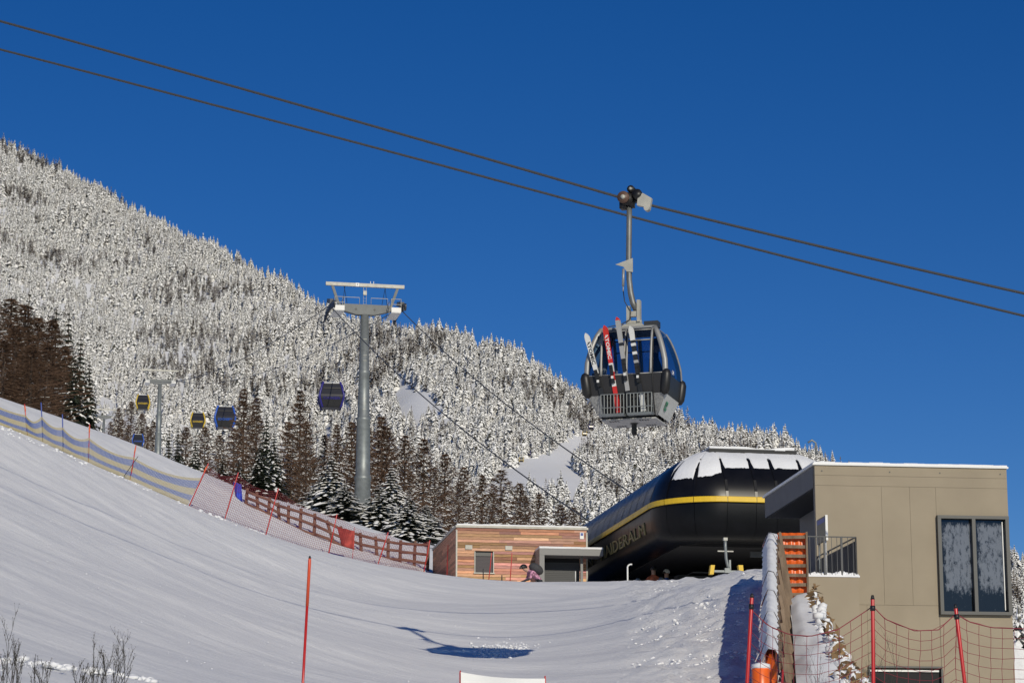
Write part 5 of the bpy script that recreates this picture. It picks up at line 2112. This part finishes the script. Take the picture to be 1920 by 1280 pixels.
m_ = MB(); m_.tube([(-.20, -.09, 3.0), (-.17, -.09, 2.75), (-.03, -.09, 2.5), (-.05, -.10, 2.32), (-.22, -.2, 2.2), (-.45, -.38, 2.12), (-.60, -.45, 2.0)], .011, 6); m_.build('door_cable', BLACK, hg, True)
# grip
m_ = MB()
m_.tube([(-.08, -.14, 4.78), (-.08, .14, 4.78)], .13, 14); m_.tube([(.0, -.10, 4.98), (.0, .10, 4.98)], .075, 12)
m_.bar((-.0, 0, 4.62), (.0, 0, 4.98), .10, .12, up=(0, 1, 0)); m_.tube([(.14, -.16, 4.86), (.14, .16, 4.80)], .10, 12); m_.box((-.16, 0, 4.68), (.14, .2, .16))
gp = m_.build('grip_body', BLACK, hg, True)
gp.location = (.0, 0, -.38); gp.scale = (1.15, 1.15, 1.15)
m_ = MB(); m_.tube([(-.13, -.20, 4.80), (-.13, -.14, 4.80)], .12, 16); m_.build('brown_roller', mat('brown_roller', (.12, .07, .05), .5), gp, True)
m_ = MB(); m_.tube([(-.13, -.22, 4.80), (-.13, -.19, 4.80)], .045, 12); m_.build('roller_hub', PALESTEEL, gp, True)
m_ = MB(); m_.tube([(.0, -.13, 4.98), (.0, -.09, 4.98)], .03, 10); m_.build('roller_hub', PALESTEEL, gp, True)
m_ = MB(); m_.prism([(.14, -.16, 4.62), (.40, -.16, 4.55), (.44, -.16, 4.74), (.26, -.16, 4.86), (.16, -.16, 4.78)], (0, .10, 0)); m_.tube([(.34, -.18, 4.55), (.34, -.05, 4.55)], .06, 10); m_.build('clamp_jaw', PALESTEEL, gp)

# ropes
rp0 = co_ + gx * (-.02) + Vector((0, 0, 4.70))


def near_rope(a, b, c, label):
    """rope through three points (left, grip, right), prolonged both ways"""
    pts = []
    L, Rr = b - a, c - b
    for k in range(-30, 31):
        s = k / 10
        if s < 0:
            p = b + L * s - Vector((0, 0, .12 * s * (s + 1) * 1.0))
        else:
            p = b + Rr * s - Vector((0, 0, .12 * s * (s - 1) * -1.0))
        pts.append(p)
    m_ = MB(); m_.tube(pts, .030, 8)
    # twisted strands standing proud of the core
    for st_ in range(3):
        q_ = []
        n = 700
        for i in range(n):
            f = i / (n - 1) * (len(pts) - 1)
            k = min(len(pts) - 2, int(f))
            p = pts[k].lerp(pts[k + 1], f - k)
            a_ = f * 31 + st_ * 2.094
            q_.append(p + Vector((0, math.cos(a_) * .022, math.sin(a_) * .022)))
        m_.tube(q_, .016, 4, cap=False)
    o = m_.build('cable_car_rope', ROPE, None, True, off=b)
    o.location = b
    tag(o, label, 'rope')


def rope_at(px, py, off):
    """where bearing px meets the vertical plane of the rope, shifted back by off metres"""
    o = Vector((rp0.x, rp0.y, 0)) + gy * off
    u, v = (px - 960) / F, (640 - py) / F
    k = u / (CP - v * SP)
    s = (k * o.y - o.x) / (gx.x - k * gx.y)
    d = o.y + gx.y * s
    return W(px, py, d)


near_rope(rope_at(0, 40, 0), rope_at(1172, 373, 0), rope_at(1920, 550, 0), 'thick steel rope carrying the large gondola')
near_rope(rope_at(0, 93, 5.2), rope_at(1172, 403, 5.2), rope_at(1920, 592, 5.2), 'thick steel rope running empty behind the large gondola')

# skis in the racks
SKW = mat('ski_white', (.70, .70, .68), .35); SKB = mat('ski_black', (.02, .02, .022), .35); SKR = mat('ski_red', (.58, .03, .025), .35); SKG = mat('ski_grey', (.36, .36, .36), .4)


def skis(top, bot, bands, label, text=None, tcol=None, fmirror=1):
    b_ = Vector(bot); t_ = Vector(top)
    wb = gon.matrix_world if False else (Matrix.Translation(co_) @ Matrix.Rotation(CY, 4, 'Z'))
    o = thing('ski_pair', label, 'skis', wb @ b_, CY, 'skis in the racks of the large gondola')
    L = (t_ - b_).length
    ax = (t_ - b_).normalized()
    sd_ = Vector((ax.z, 0, -ax.x))
    ft = sd_.cross(ax) * -1
    if ft.y > 0: ft = -ft
    mats_ = [SKW, SKB, SKR, SKG]
    for which, yo in (('ski', 0.0), ('ski', .045)):
        m_ = MB()
        n = 30
        prev = None
        for k in range(n + 1):
            s = k / n
            w = .044 + .011 * abs(s - .5) * 2
            if s > .93: w *= math.sqrt(max(.05, 1 - ((s - .93) / .072) ** 2))
            cv = .10 * max(0, s - .86) ** 1.5 * 8 * (1 if yo == 0 else -1)
            c = ax * L * s + Vector((0, yo, 0)) + ft * cv
            ring = [c - sd_ * w + ft * .009, c + sd_ * w + ft * .009, c + sd_ * w - ft * .009, c - sd_ * w - ft * .009]
            if prev:
                mi = 0
                for (s0, s1, mm) in bands:
                    if s0 <= s - .5 / n < s1: mi = mm
                m_.add(prev + ring, [(0, 1, 5, 4), (1, 2, 6, 5), (2, 3, 7, 6), (3, 0, 4, 7)], mi)
            prev = ring
        m_.build('ski', mats_, o)
    m_ = MB()
    for s, h in ((.36, .10), (.47, .16), (.52, .08)):
        m_.box(ax * L * s + ft * .04, (.07, .06, h), rot=Matrix((sd_, ft, ax)).transposed())
    m_.build('binding', BLACK, o)
    m_ = MB()
    m_.box(ax * L * .40 + ft * .065, (.05, .03, .06)); m_.build('binding_heel', SKW, o)
    if text:
        cpos = ax * L * .76 + ft * .0125
        text_part(text, .105, .001, tcol, o, frame_matrix(cpos, -ax, sd_), 'lettering', width=L * .30, bold=.003)


YK = -.84
skis((-.87, YK, 1.90), (-.43, YK + .12, .08), [(0, .25, 1), (.25, .5, 1), (.5, .56, 0), (.56, 1.1, 0)], 'white ski pair with black lettering leaning furthest out of the rack', 'ATOMIC', SKB)
skis((-.44, YK, 2.05), (-.17, YK + .12, .10), [(0, .3, 2), (.3, .36, 0), (.36, .46, 2), (.46, .55, 0), (.55, 1.1, 2)], 'red ski pair with white and black lettering', 'ATOMIC', SKW)
skis((-.15, YK, 2.22), (.11, YK + .12, .07), [(0, .25, 1), (.25, .45, 3), (.45, .55, 1), (.55, .7, 3), (.7, .75, 1), (.75, .96, 3), (.96, 1.1, 2)], 'grey and black ski pair with a red tip, tallest in the rack')
skis((.15, YK, 2.00), (.40, YK + .12, .10), [(0, .2, 0), (.2, .55, 1), (.55, .6, 3), (.6, .66, 1), (.66, .71, 0), (.71, .76, 1), (.76, .8, 0), (.8, .84, 1), (.84, 1.1, 0)], 'black and white striped ski pair nearest the silver corner post')
# passenger inside the cabin, seated by the end window
wbm = Matrix.Translation(co_) @ Matrix.Rotation(CY, 4, 'Z')
ps = person('passenger in dark clothes standing inside the large gondola by the end window', wbm @ Vector((.42, .1, .04)), CY + R(90), T_DK, T_DK, BLACK, bend=.1, group='gondola passengers')
